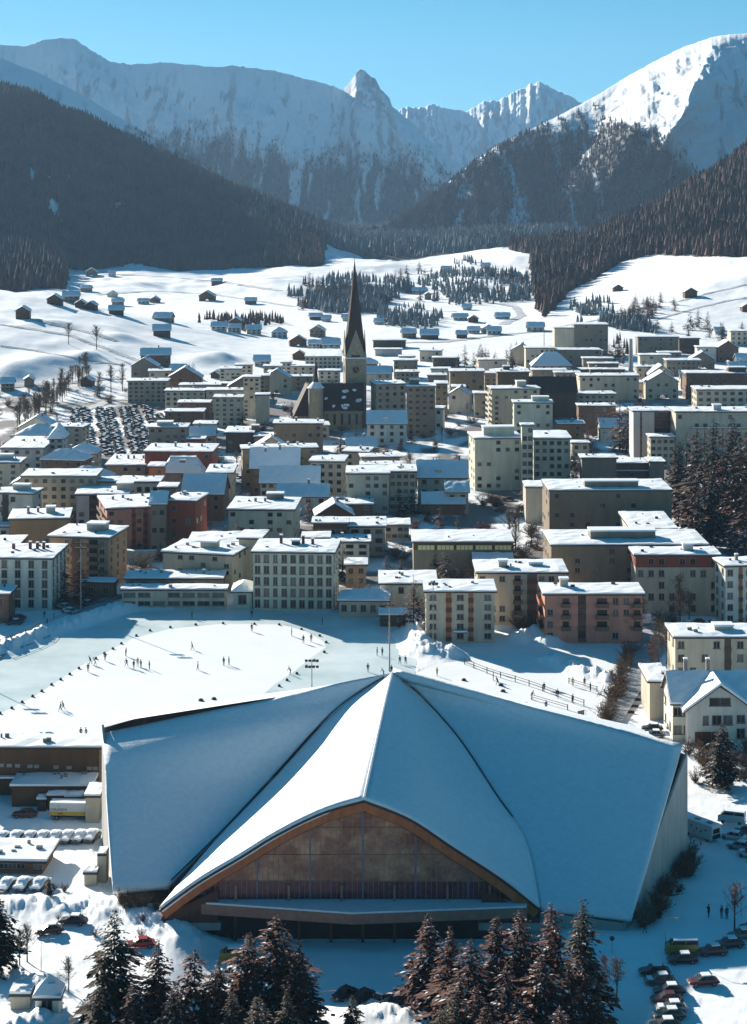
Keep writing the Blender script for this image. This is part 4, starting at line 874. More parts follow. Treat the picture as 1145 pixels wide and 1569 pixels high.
B('brown red school wing with snow roof above the brown slabs', 906, 995, 711, 746, 11, 'brown', 'b', n=3, wins='sparse', feats=[('ledge', 0, 1, 5.6, .8)])
B('grey windowless end of the brown red school wing', 996, 1018, 709, 748, 10, 'dgrey', n=3, wins='none')
B('tiny white annex right of the white complex', 877, 903, 680, 704, 7, 'grey', 'x', n=2)
B('grey long roof behind the school wing', 892, 945, 703, 4, 8, 'dgrey', 'x', n=3, wins='none')
B('pale house with snowy eaves at the right edge beyond the fir grove', 1128, 1180, 727, 785, 11, 'white', n=4, wins='sparse')
B('far left block of the grey cluster behind the stone grey hotel', 604, 640, 553, 580, 10, 'dgrey', n=4, cols=5, wins='sparse')
B('grey block in front of the far cluster', 607, 642, 571, 600, 10, 'dgrey', n=4, cols=5)
B('square dark block right of the grey cluster', 656, 684, 576, 604, 10, 'dgrey', n=4, wins='sparse')
B('low long roof above the square dark block', 661, 690, 566, 2, 8, 'grey', n=3, wins='none')
B('low house with snow roof beyond the grey cluster', 612, 636, 547, 560, 8, 'dgrey', 'h', n=2)
B('low dark house among the firs above the ochre block', 664, 704, 549, 562, 9, 'dark', 'h', n=2)
B('long snow roofed market hall right of the church spire', 572, 622, 522, 533, 12, 'dark', 'x', n=1, wins='none')
B('long shed right of the spire with blue shaded front', 575, 616, 536, 545, 9, 'lav', 'x', n=1, wins='none')
# --- scattered far chalets and barns
far = [  # x0,x1,ye,base,wall,roof,label
 (24,44,476,489,'wood','gy','square dark hay barn alone high on the left meadow','k'), (235,261,506,517,'wood','gx','wide dark hay barn alone on the left meadow','k'),
 (72,94,458,467,'wood','gy','larger dark chalet at the forest corner on the left','c'), (94,123,452,464,'stone','gx','long grey farmhouse beside the forest corner','c'),
 (115,132,465,472,'wood','gy','dark chalet left half of the pair on the meadow crest','c'), (131,146,467,475,'wood','gy','dark chalet right half of the pair on the meadow crest','c'),
 (167,189,475,483,'wood','gx','dark low barn under the crest pair','k'), (170,191,461,469,'stone','gx','grey chalet above the dark low barn','c'),
 (163,179,450,455,'mint','gy','tiny pale chalet in the upper shade band','c'), (130,150,415,423,'ochre','gy','brown farmhouse at the wood edge on the far left meadow','c'),
 (165,178,416,424,'lav','gx','small bluish house beside the brown farmhouse','c'), (122,140,440,447,'stone','gx','low chalet on the slope above the crest houses','c'),
 (232,264,486,492,'dgrey','gx','long low roof behind the meadow crest','c'), (305,328,453,461,'wood','gy','dark chalet with bright snowy gable on the mid slope','c'),
 (324,340,430,436,'wood','gx','lonely barn under the left forest edge','k'), (374,394,459,466,'brown','gx','brown chalet on the shaded slope','c'),
 (228,246,458,464,'brown','gy','brown chalet left of the mid slope gable','c'), (210,230,461,466,'mint','gx','pale chalet left of the brown chalet','c'),
 (322,348,499,508,'lav','gx','left one of the three pale chalets in the sunny row','c'), (347,370,501,510,'mint','gx','middle one of the three pale chalets in the sunny row','c'), (376,402,503,513,'mint','gx','right one of the three pale chalets in the sunny row','c'),
 (351,372,493,500,'wood','gy','dark gable peeping over the sunny chalet row','c'), (415,442,507,518,'lav','hip','blue grey villa left of the dark gabled farmhouse','c'),
 (444,470,522,531,'wood','gy','big dark gabled farmhouse left of the spire','c'), (471,492,525,537,'lav','gx','left part of the long mint building near the spire','c'), (492,524,526,538,'mint','gx','right part of the long mint building near the spire','c'),
 (473,498,504,516,'stone','gy','tall grey chalet above the long mint building','c'), (449,468,543,551,'wood','gy','small dark chalet with snowy gable above the towers','c'),
 (475,494,485,490,'wood','gx','low dark chalet under the misty wood','c'), (492,508,487,493,'lav','gx','bluish chalet under the misty wood','c'),
 (524,536,486,492,'mint','gx','tiny mint house touching the spire on its left','c'), (572,590,492,497,'lav','gx','pale house just right of the spire','c'),
 (615,640,509,518,'stone','gx','grey farm building right of the market hall','c'), (645,672,513,520,'wood','gx','dark wide chalet on the sunlit flat','c'), (700,716,512,518,'wood','gx','low dark barn on the sunlit flat','k'),
 (718,733,488,494,'wood','gy','dark chalet alone on the bright flat','c'), (716,737,505,511,'mint','gx','pale long house beyond the bright flat','c'), (738,760,502,511,'mint','gy','mint gabled house beyond the bright flat','c'),
 (745,770,506,513,'lav','gx','blue grey low house beside the mint gable','c'), (693,720,486,491,'mint','gx','hazy mint house above the bright flat','c'), (757,782,484,489,'lav','gx','hazy long chalet on the right slope foot','c'),
 (805,835,500,508,'mint','gx','mint house at the fir clump right of the flat','c'), (650,662,450,459,'stone','gy','small grey house in the hazy clearing','c'), (630,655,444,450,'lav','gx','bluish roofed house in the hazy clearing','c'),
 (708,724,470,475,'lav','gx','tiny house in the misty middle','c'), (780,800,420,425,'lav','gx','tiny farm high above the misty middle','c'), (676,694,410,415,'mint','gx','highest tiny house under the valley forest','c'),
 (736,752,405,411,'lav','gx','tiny house among trees high in the valley','c'), (787,797,438,443,'mint','gx','tiny shed on the right valley slope','c'),
 (940,955,441,446,'wood','gy','small dark barn under the right forest','k'), (1050,1069,447,456,'wood','gy','dark gabled barn in the middle of the right meadow','k'), (1138,1150,470,478,'wood','gy','dark barn cut by the right edge on the meadow','k'),
 (918,930,481,486,'lav','gx','pale chalet in the bushes below the right meadow','c'), (1095,1112,506,513,'lav','gx','pale house among the firs at the meadow foot','c'),
 (0,22,585,600,'dgrey','gx','long low farm roof at the left edge below the blue shade','c'), (36,52,580,593,'stone','gy','grey farmhouse at the foot of the blue shade','c'),
 (123,140,583,592,'wood','gy','small dark hut above the bare tree row','k'), (260,284,568,577,'wood','gx','dark hut above the terrace blocks','k'), (323,335,573,580,'wood','gy','small dark hut on the slope edge','k'),
 (388,416,552,562,'lav','gx','low pale chalet at the end of the blue shade','c'),
]
for x0, x1, ye, bs, wl, rf, lb, kd in far:
    if wl != 'wood': m_ = (x0+x1)/2; x0, x1, ye = m_+(x0-m_)*.85, m_+(x1-m_)*.85, bs-(bs-ye)*.85
    bld(lb, x0, x1, ye, bs, max(7., min(13, (x1-x0)*.4)), wl, kd, rf, n=2 if bs-ye > 6 else 1, wins='none' if wl == 'wood' or x1-x0 < 16 else 'std', cols=3, group=None, over=.7, snow=.6, rot=random.choice((-8, 0, 6)), side='n')
random.seed(21); nf = 0; tries = 0
while nf < 46 and tries < 4000:
    tries += 1; py = random.uniform(548, 690) if nf % 3 else random.uniform(690, 830); px = random.uniform(180, 1140) if py < 690 else random.uniform(5, 820)
    X, Y, zg = G(px, py); w = random.uniform(9, 17); d = random.uniform(8, 12); Q = [(X-2, Y-2), (X+w+2, Y-2), (X+w+2, Y+d+2), (X-2, Y+d+2)]
    if any(overlap(Q, f[1]) for f in FOOT) or (95 < px < 260 and 610 < py < 720) or (560 < px < 830 and py > 680) or (py > 690 and 300 < px < 360): continue
    s = FOC/Y; n_ = random.choice((2, 2, 3)) ; hh = n_*3.
    wl = random.choice(('grey', 'beige', 'dgrey', 'white', 'brown', 'wood', 'cream')); rf = random.choice(('flat', 'flat', 'gx', 'gy', 'hip'))
    bld('small snow roofed house squeezed in between the larger town blocks', px, px+w*s, py-hh*s, py, d, wl, 'h', rf, random.choice((-9, -4, 0, 5)), n=n_, wins='sparse' if s < 4 else 'std', group='small houses between the town blocks', feats=[('chim', .6, .5, 1.2, 1)]); nf += 1
# --- sports hall windows, big chalet gable
def root_of(label): return [o for o in bpy.data.objects if o.get('label') == label][0]
YL = bpy.data.materials.new('yellow_green_glazing'); YL.use_nodes = True; YL.node_tree.nodes['Principled BSDF'].inputs['Base Color'].default_value = (.55, .62, .30, 1); YL.node_tree.nodes['Principled BSDF'].inputs['Roughness'].default_value = .3
r = root_of('long grey sports hall with a strip of green-yellow windows under the roof'); hw = 151/FOC*r.location.y
Hh = CAMZ-(832-HOR)/FOC*r.location.y
for i in range(5):
    a = hw*(.045+i*.195); f = MB()
    w = MB().box(a, a+hw*.165, -.09, -.031, Hh*.80, Hh*.93).build('window', YL, r)
    for k in range(1, 4): f.box(a+hw*.165*k/4-.06, a+hw*.165*k/4+.06, -.13, -.091, Hh*.80, Hh*.93)
    f.build('frame', FRAMED, w)
r = root_of('big white chalet with broad snowy gable and blue shaded side roofs'); s = FOC/r.location.y
Hh = CAMZ-(1077-HOR)/s; gx0, gx1 = 19/s, 118/s; gh = 36/s; gd = 3.0
b = MB(); gm = (gx0+gx1)/2
for yy in (-gd,): b.face([(gx0, yy, -1), (gx1, yy, -1), (gx1, yy, Hh), (gm, yy, Hh+gh-.8), (gx0, yy, Hh)])
b.face([(gx0, 0.01, -1), (gx0, -gd, -1), (gx0, -gd, Hh), (gx0, .01, Hh)]); b.face([(gx1, -gd, -1), (gx1, .01, -1), (gx1, .01, Hh), (gx1, -gd, Hh)])
g = b.build('gable_front', wallm('white'), r)
for nm, t0, t1, m_, oo in (('gable_roof', 0, .25, FASCIA, 1.1), ('gable_snow', .254, .75, RSNOW, 1.0)):
    b = MB(); sl_ = gh/(gm-gx0); yb_ = 6.0
    for sg in (-1, 1):
        e = (gx0-oo) if sg < 0 else (gx1+oo); ze = Hh-.8-oo*sl_+.4; zt = Hh+gh-.4
        A = [(e, -gd-1.0, ze), (gm, -gd-1.0, zt), (gm, yb_, zt), (e, yb_, ze)]
        lo_ = [(x, y, z+t0) for x, y, z in A]; hi = [(x, y, z+t1) for x, y, z in A]
        b.face(hi); b.face(lo_[::-1])
        for i in range(4):
            if i == 1: continue
            j = (i+1) % 4; b.face([lo_[i], lo_[j], hi[j], hi[i]])
    b.build(nm, m_, r)
for (a, c, z, w, h) in ((.5, 0, Hh+.3, 4.0, 1.4), (.28, 0, Hh*.55, 1.0, 1.6), (.45, 0, Hh*.55, 1.7, 1.7), (.62, 0, Hh*.55, 1.7, 1.7), (.82, 0, Hh*.6, 1.5, 1.4), (.82, 0, Hh*.2, 1.5, 1.8)):
    put_window(r, gx0+(gx1-gx0)*a, -gd, z, 0, w, h, True)
for a in (.24, .5): MB().box(gx0+(gx1-gx0)*a-1.6, gx0+(gx1-gx0)*a+1.6, -gd-.05, -gd+.05, .2, 2.7).build('garage_door', WOODR, r)
# footprint check
if __import__('os').environ.get('CHK'):
    for i in range(len(FOOT)):
        for j in range(i):
            if overlap(FOOT[i][1], FOOT[j][1]): print('OVERLAP:', FOOT[i][0], FOOT[i][1][0][1].__round__(), '|', FOOT[j][0], FOOT[j][1][0][1].__round__())
    for f in FOOT:
        if f[2] < 2.2 or f[2] > 32: print('HEIGHT', f[0], round(f[2], 1))
print('windows', NWIN)
# ------------------------------------------------------------------ ground height for small things
def gz(x, y):
    j = np.searchsorted(gy, y)-1; u = x/y; i = np.searchsorted(gu, u)-1
    j = min(max(j, 0), len(gy)-2); i = min(max(i, 0), len(gu)-2)
    a = (u-gu[i])/(gu[i+1]-gu[i]); b = (y-gy[j])/(gy[j+1]-gy[j]); a = min(max(a, 0), 1); b = min(max(b, 0), 1)
    return float((ZZ[j, i]*(1-a)+ZZ[j, i+1]*a)*(1-b)+(ZZ[j+1, i]*(1-a)+ZZ[j+1, i+1]*a)*b)
def GG(px, py):
    if py > 575: X, Y, _ = P3(px, py, 0)
    else: X, Y, _ = G(px, py)
    return X, Y, gz(X, Y)
def surf(px, py):
    X, Y, z = GG(px, py)
    if inpoly(np.array([X]), np.array([Y]), ICE_OUT)[0] or inpoly(np.array([X]), np.array([Y]), RINK2)[0]: z = .04
    return X, Y, z
# ------------------------------------------------------------------ church
STONE = mat('church_stone', (.30, .245, .165), .9, .25, .8, .2); SHING = mat('spire_shingle', (.055, .03, .022), .8, .3, 1.2)
GOLD = mat('clock_gold', (.5, .36, .12), .4)
s = 3.42; Yc = FOC/s; Xc = (543.5-CX)/s
ch = empty('church', (Xc, Yc, 0), math.radians(8)); tag(ch, 'stone church with tall needle spire, clock and dark roofed nave', 'church')
tw = 4.7; H1 = 30.2
MB().box(-tw, tw, -tw, tw, -.5, H1).build('tower', STONE, ch)
MB().box(-tw-.35, tw+.35, -tw-.35, tw+.35, H1+.004, H1+.45).build('tower_ledge', RSNOW, ch)
g = MB(); gh = 12.0; z0 = H1+.46
tp = tw-.25
for (ax, ay, bx, by) in ((-tp,-tp,tp,-tp), (tp,-tp,tp,tp), (tp,tp,-tp,tp), (-tp,tp,-tp,-tp)):
    g.face([(ax, ay, z0), (bx, by, z0), ((ax+bx)/2, (ay+by)/2, z0+gh)]); g.face([((ax+bx)/2, (ay+by)/2, z0+gh), (bx, by, z0), (bx*.3, by*.3, z0+gh*.9), (ax*.3, ay*.3, z0+gh*.9), ]) if 0 else None
    g.face([(ax, ay, z0), (0, 0, z0+4), (bx, by, z0)])
g.build('tower_gable', STONE, ch)
for (ax, ay, bx, by) in ((-tp,-tp,tp,-tp), (tp,-tp,tp,tp), (-tp,tp,-tp,-tp)):
    e = MB(); m_ = Vector(((ax+bx)/2, (ay+by)/2, z0+gh)); nn = Vector((ax+bx, ay+by, 0)).normalized()*.1
    e.tube([Vector((ax, ay, z0))+nn, m_+nn], .16, 4); e.tube([m_+nn, Vector((bx, by, z0))+nn], .16, 4); e.build('gable_edge', FRAMEW, ch)
sp = MB(); zs = [z0+.2, z0+7, z0+14, z0+24, z0+34, 73.5]; rs = [4.9, 4.35, 3.5, 2.25, 1.1, .12]; rings = []
for k, (z, r_) in enumerate(zip(zs, rs)):
    n0 = len(sp.v); rings.append(n0); tw_ = math.radians(22.5+k*5)
    sp.v += [(r_*math.cos(tw_+i*math.pi/4), r_*math.sin(tw_+i*math.pi/4), z) for i in range(8)]
for a, b in zip(rings, rings[1:]):
    for i in range(8): sp.f.append((a+i, a+(i+1) % 8, b+(i+1) % 8, b+i)); sp.mi.append(0)
spo = sp.build('spire', SHING, ch); MB().tube([(0, 0, 73.4), (0, 0, 76)], .1, 5).box(-.5, .5, -.05, .05, 74.6, 74.8).build('spire_cross', METAL, spo)
for (rz_, ) in ((0,), (math.pi/2,), (-math.pi/2,)):
    cl = MB(); n = 20; cl.face([(1.7*math.cos(a), -tw-.06, 25.2+1.7*math.sin(a)) for a in [2*math.pi*i/n for i in range(n)]]); c_ = cl.build('clock', FASCIA, ch); c_.rotation_euler = (0, 0, rz_)
    h_ = MB(); h_.tube([(0, -tw-.12, 25.2), (1.25, -tw-.12, 24.3)], .11, 4); h_.tube([(0, -tw-.12, 25.2), (-.1, -tw-.12, 26.4)], .11, 4); h_.tube([(1.5*math.cos(a), -tw-.1, 25.2+1.5*math.sin(a)) for a in [2*math.pi*i/12 for i in range(13)]], .07, 4)
    h_.build('clock_hands', GOLD, c_)
    for z in (17, 9): MB().box(-.5, .5, -tw-.05, -tw+.05, z, z+2.4).build('slit_window', GLASS, ch).rotation_euler = (0, 0, rz_)
# nave: in front and left of the tower
def loc(px, y): return (px-CX)/FOC*y
nv = Vector((0, 0, 0)); yn = Yc-16; nx0 = loc(452, yn)-Xc; nx1 = loc(556, yn)-Xc
Hn = CAMZ-(628-HOR)/FOC*yn; Rn = CAMZ-(588-HOR)/FOC*(yn+7)
def rotc(x, y): c, s_ = math.cos(-math.radians(8)), math.sin(-math.radians(8)); return (x*c-y*s_, x*s_+y*c)
def R3(x, y, z): a = rotc(x, y); return (a[0], a[1], z)
b = MB(); y0 = -16.; y1 = -5.3
P8 = [R3(x, y, z) for x, y, z in ((nx0+8, y0, -.5), (nx1, y0, -.5), (nx1, y0, Hn), (nx0+8, y0, Hn))]; b.face(P8)
b.face([R3(nx0+8, y1, -.5), R3(nx0+8, y0, -.5), R3(nx0+8, y0, Hn), R3(nx0+8, (y0+y1)/2, Rn-.3), R3(nx0+8, y1, Hn)])
b.face([R3(nx1, y0, -.5), R3(nx1, y1, -.5), R3(nx1, y1, Hn), R3(nx1, (y0+y1)/2, Rn-.3), R3(nx1, y0, Hn)]); b.face([R3(nx1, y1, -.5), R3(nx0+8, y1, -.5), R3(nx0+8, y1, Hn), R3(nx1, y1, Hn)])
b.build('nave', STONE, ch)
b = MB(); ym = (y0+y1)/2
for (ya, yb_) in ((y0-.6, ym), (ym, y1+.6)):
    za = Hn-.4 if ya < ym else Rn; zb_ = Rn if ya < ym else Hn-.4
    for dz in (0, .4): b.face([R3(nx0+7.4, ya, za+dz), R3(nx1+.6, ya, za+dz), R3(nx1+.6, yb_, zb_+dz), R3(nx0+7.4, yb_, zb_+dz)])
b.face([R3(nx0+7.4, y0-.6, Hn-.4), R3(nx1+.6, y0-.6, Hn-.4), R3(nx1+.6, y0-.6, Hn), R3(nx0+7.4, y0-.6, Hn)])
b.build('nave_roof', SHING, ch)
b = MB(); random.seed(3)
for k in range(11):       # snow left on the steep roof in patches
    fx = random.uniform(.05, .93); fy = random.uniform(.02, .75); x_ = nx0+8+(nx1-nx0-8)*fx; w_ = random.uniform(.5, 1.7)
    pts = []
    for i in range(7):
        a = 2*math.pi*i/7; r_ = random.uniform(.6, 1.1); yy = y0-.5+(ym-y0+.5)*min(.97, max(.01, fy+.075*r_*math.sin(a))); xx = x_+w_*r_*math.cos(a)
        pts.append(R3(xx, yy, Hn-.4+(Rn-Hn+.4)*(yy-(y0-.6))/(ym-y0+.6)+.46))
    b.face(pts)
b.build('roof_snow', RSNOW, ch)
for k in range(6):
    x_ = nx0+11+(nx1-nx0-12)*k/5.5; q = R3(x_, y0-.05, 2.2); o = MB().box(-.5, .5, -.04, .04, 0, Hn-4).build('church_window', GLASS, ch, q); o.rotation_euler = (0, 0, -math.radians(8))
# choir block with steep gable and the round turret
cx_ = (loc(462, yn)-Xc); q = R3(cx_, -12, 0)
b = MB(); b.box(-3.6, 3.6, -5, 5, -.5, Hn-2); b.face([(-3.6, -5, Hn-2), (3.6, -5, Hn-2), (2.8, -5, Rn-1), (2.3, -5, Rn-1)]); b.build('choir', STONE, ch, q)
b = MB()
for ya in (-5.4, 5.4): b.face([(-4.2, ya, Hn-2.6), (4.2, ya, Hn-2.6), (3.4, ya, Rn+.3), (2.2, ya, Rn+.3)])
b.face([(-4.2, -5.4, Hn-2.6), (2.2, -5.4, Rn+.3), (2.2, 5.4, Rn+.3), (-4.2, 5.4, Hn-2.6)]); b.face([(3.4, -5.4, Rn+.3), (4.2, -5.4, Hn-2.6), (4.2, 5.4, Hn-2.6), (3.4, 5.4, Rn+.3)]); b.face([(2.2, -5.4, Rn+.3), (3.4, -5.4, Rn+.3), (3.4, 5.4, Rn+.3), (2.2, 5.4, Rn+.3)])
b.build('choir_roof', SHING, ch, q)
tx = loc(484, yn-4)-Xc; q = R3(tx, -20.5, 0); zt = CAMZ-(594-HOR)/FOC*(Yc-20.5)
MB().tube([(0, 0, -.5), (0, 0, zt)], 3.3, 14).build('turret', STONE, ch, q); z2 = CAMZ-(585-HOR)/FOC*(Yc-20.5)
MB().tube([(0, 0, zt+.004), (0, 0, z2)], [3.9, 1.3], 14).build('turret_roof', RSNOW, ch, q)
MB().tube([(0, 0, z2+.004), (0, 0, z2+2), (0, 0, CAMZ-(550-HOR)/FOC*(Yc-20.5))], [1.25, 1.0, .08], 8).build('turret_spire', SHING, ch, q)
# ------------------------------------------------------------------ tall concrete chimney, poles, lamps
def pole(name, label, cat, px, py, top, r=.16, arms='none', group=None, m=METAL):
    X, Y, z = surf(px, py); h = CAMZ-(top-HOR)/FOC*Y-z; root = empty(name, (X, Y, z)); tag(root, label, cat, group)
    MB().tube([(0, 0, -.3), (0, 0, h)], [r, r*.6], 8).build('pole', m, root)
    if arms == 'flood':
        for k, zz in enumerate((h, h-1.3)):
            MB().box(-1.5, 1.5, -.06, .06, zz-.05, zz+.07).build('crossbar', METAL, root)
            for q in (-1.2, -.4, .4, 1.2): MB().box(q-.28, q+.28, -.5, -.061, zz-.2, zz+.25).build('floodlight', FASCIA, root)
    if arms == 'top':
        for q in (-.8, 0, .8): MB().box(q-.3, q+.3, -.5, .1, h-.1, h+.4).build('floodlight', FASCIA, root)
        MB().box(-1.1, 1.1, -.05, .05, h-.3, h-.15).build('crossbar', METAL, root); MB().box(-.3, .3, -.45, -.17, h*.55, h*.55+.9).build('switch_box', METAL, root)
    if arms == 'lamp': MB().tube([(0, 0, h-.05), (.9, 0, h+.15), (1.5, 0, h+.1)], .05, 5).build('arm', METAL, root); MB().box(1.3, 1.9, -.14, .14, h, h+.16).build('lamp_head', METAL, root)
    return root
pole('floodlight_mast', 'tall slim floodlight mast between the two rinks', 'floodlight', 597, 1029, 928, .2, 'top')
pole('floodlight_mast', 'short floodlight post with two crossbars at the right end of the big rink', 'floodlight', 478, 1062, 1012, .14, 'flood')
pole('floodlight_mast', 'pale thin mast in front of the beige block with red loggias', 'floodlight', 664, 1000, 895, .13, 'top')
pole('floodlight_mast', 'tall pale mast behind the far left corner of the big rink', 'floodlight', 124, 946, 832, .17, 'flood')
pole('floodlight_mast', 'floodlight mast beyond the left edge that throws the long shadow', 'floodlight', -84, 1022, 905, .17, 'flood')
pole('lamp_post', 'lamp post beside the snow heap near the beige block', 'lamp post', 626, 990, 950, .09, 'lamp')
pole('lamp_post', 'thin lamp post on the snowy parking ground at bottom left', 'lamp post', 63, 1495, 1440, .06, 'lamp')
pole('lamp_post', 'lamp post in the shade right of the hall', 'lamp post', 1020, 1460, 1408, .06, 'lamp')
pole('lamp_post', 'lamp post by the walkers at the lower right edge', 'lamp post', 1136, 1405, 1362, .06, 'lamp')
pole('lamp_post', 'thin lamp post in the shaded entrance yard left of the small fir', 'lamp post', 492, 1569, 1520, .06, 'lamp')
pole('utility_pole', 'dark pole on the snow before the far meadow road', 'pole', 834, 536, 503, .25, 'none', None, BARK)
cs = pole('chimney_stack', 'tall narrow concrete stack among the right hand houses', 'chimney', 967, 580, 519, 1.5, 'none', None, CONC)
for px in (938, 993): pole('sign_post', {938: 'round sign on a post right of the fir clump', 993: 'small sign post behind the yellow van'}[px], 'sign', px, 1462 if px == 938 else 1425, 1440 if px == 938 else 1402, .05)
sg = [o for o in bpy.data.objects if o.get('label') == 'round sign on a post right of the fir clump'][0]
MB().tube([(0, -.06, 2.1), (0, -.1, 2.1)], .35, 12).build('sign_plate', WOODR, sg)
# ------------------------------------------------------------------ small buildings round the hall
B('long dark timber grandstand with snow roof left of the hall', -75, 152, 1147, 1218, 1131, 'wood', 'x', n=2, rot=0, wins='none', feats=[('ledge', .0, .98, 3.0, 1.0)], cat='grandstand', fas=WOOD)
for k, (px, py) in enumerate([(14,1165),(26,1166),(46,1169),(56,1169),(86,1172),(106,1173),(137,1175),(145,1175)]): pass
r = root_of('long dark timber grandstand with snow roof left of the hall'); s = FOC/r.location.y
for px in (2, 14, 27, 46, 56, 86, 106, 137, 146): MB().box((px+75)/s-.45, (px+75)/s+.45, -.06, -.01, 5.0-px*.004, 5.6-px*.004).build('lit_hatch', FRAMEW, r)
B('low canopy with blue shaded snow roof below the grandstand', 18, 140, 1207, 1236, 7, 'wood', 'x', n=1, wins='none', cat='canopy', over=.4)
B('small dark kiosk with snow cap at the foot of the grandstand', 73, 99, 1222, 1242, 3, 'dark', 'x', n=1, wins='none', cat='kiosk', over=.25)
B('second dark kiosk right beside the first under the grandstand', 100, 124, 1224, 1244, 3, 'wood', 'x', n=1, wins='none', cat='kiosk', over=.25)
B('tiny dark booth left of the two kiosks', 57, 70, 1228, 1243, 2, 'dark', 'x', n=1, wins='none', cat='booth', over=.2)
B('grey service hut squeezed between truck and hall', 131, 152, 1222, 1262, 6, 'grey', 'x', n=1, wins='none', over=.3)
B('low brown shed with a thick flat snow roof at the left edge', -40, 66, 1319, 1338, 8, 'brown', 'x', n=1, rot=-3, cols=8, wins='sparse', over=.9)
B('small concrete shelter with snow cap by the hall corner', 129, 148, 1340, 1358, 3.2, 'grey', 'x', n=1, wins='none', over=.2)
B('stepped concrete wall block against the left side of the hall', 149, 163, 1312, 1352, 3, 'grey', 'x', n=1, wins='none', over=.02, snow=.25)
B('white kiosk with a pointed snow roof at the bottom left', 54, 90, 1527, 1562, 3.2, 'white', 'x', 'hip', n=1, rh=1.6, wins='std', cols=1, over=.4, cat='kiosk', ww=1.3, wh=1.4)
B('snow covered bus shelter left of the white kiosk', 16, 46, 1527, 1548, 2.6, 'grey', 'x', n=1, wins='none', over=.2, snow=.55, cat='shelter')
B('small red hut on the snow terrace above the grandstand', 61, 77, 1133, 1146, 3, 'red', 'x', 'gx', n=1, wins='none', over=.3, snow=.15, rh=.6, cat='hut')
# curved terrace wall below the tan block
b = MB(); pts = [P3(x, y, 0) for x, y in ((150,852),(200,862),(250,860),(285,845),(306,828))]; pts = bez(pts, 16)
for a, c in zip(pts, pts[1:]):
    for dy, mi in ((0, 0), (1.0, 0)): b.face([(a.x, a.y+dy, -.5), (c.x, c.y+dy, -.5), (c.x, c.y+dy, 3.4), (a.x, a.y+dy, 3.4)], mi)
    b.face([(a.x, a.y-.1, 3.41), (c.x, c.y-.1, 3.41), (c.x, c.y+1.1, 3.6), (a.x, a.y+1.1, 3.6)], 1)
tag(b.build('terrace_wall', [CONC, RSNOW]), 'curved concrete terrace wall under the tan and red blocks', 'wall')
# fences round the small rink
def fence(label, pts, h=1.1, step=4., m=BARK, rails=2):
    P = [Vector(surf(*p)) for p in pts]; root = empty('rink_fence', P[0]); tag(root, label, 'fence', None)
    Q = bez(P, max(2, int(sum((a-b_).length for a, b_ in zip(P, P[1:]))/step))) if len(P) > 2 else [P[0].lerp(P[1], i/12) for i in range(13)]
    r_ = MB()
    for k in range(rails): r_.tube([q-P[0]+Vector((0, 0, h*(1-k*.45))) for q in Q], .06, 4)
    r_.build('rail', m, root)
    for q in Q[::max(1, len(Q)//14)]: d = q-P[0]; MB().box(d.x-.09, d.x+.09, d.y-.09, d.y+.09, -.2, h+.15).build('post', m, root)
fence('rail fence crossing the small rink diagonally', [(712,1018),(755,1035),(800,1048),(850,1066),(895,1082)], 1.2)
fence('low rail at the back right of the small rink', [(872,1047),(905,1058),(915,1060)], 1.)
fence('low rail at the near side of the small rink', [(815,1072),(836,1080),(870,1088)], 1.)
fence('thin board line along the near edge of the big rink', [(-20,1132),(40,1131),(100,1137),(150,1142)], .7, 2.)
fence('long railing beside the street on the left', [(0,1000),(60,975),(105,945),(190,915)], 1., 5.)
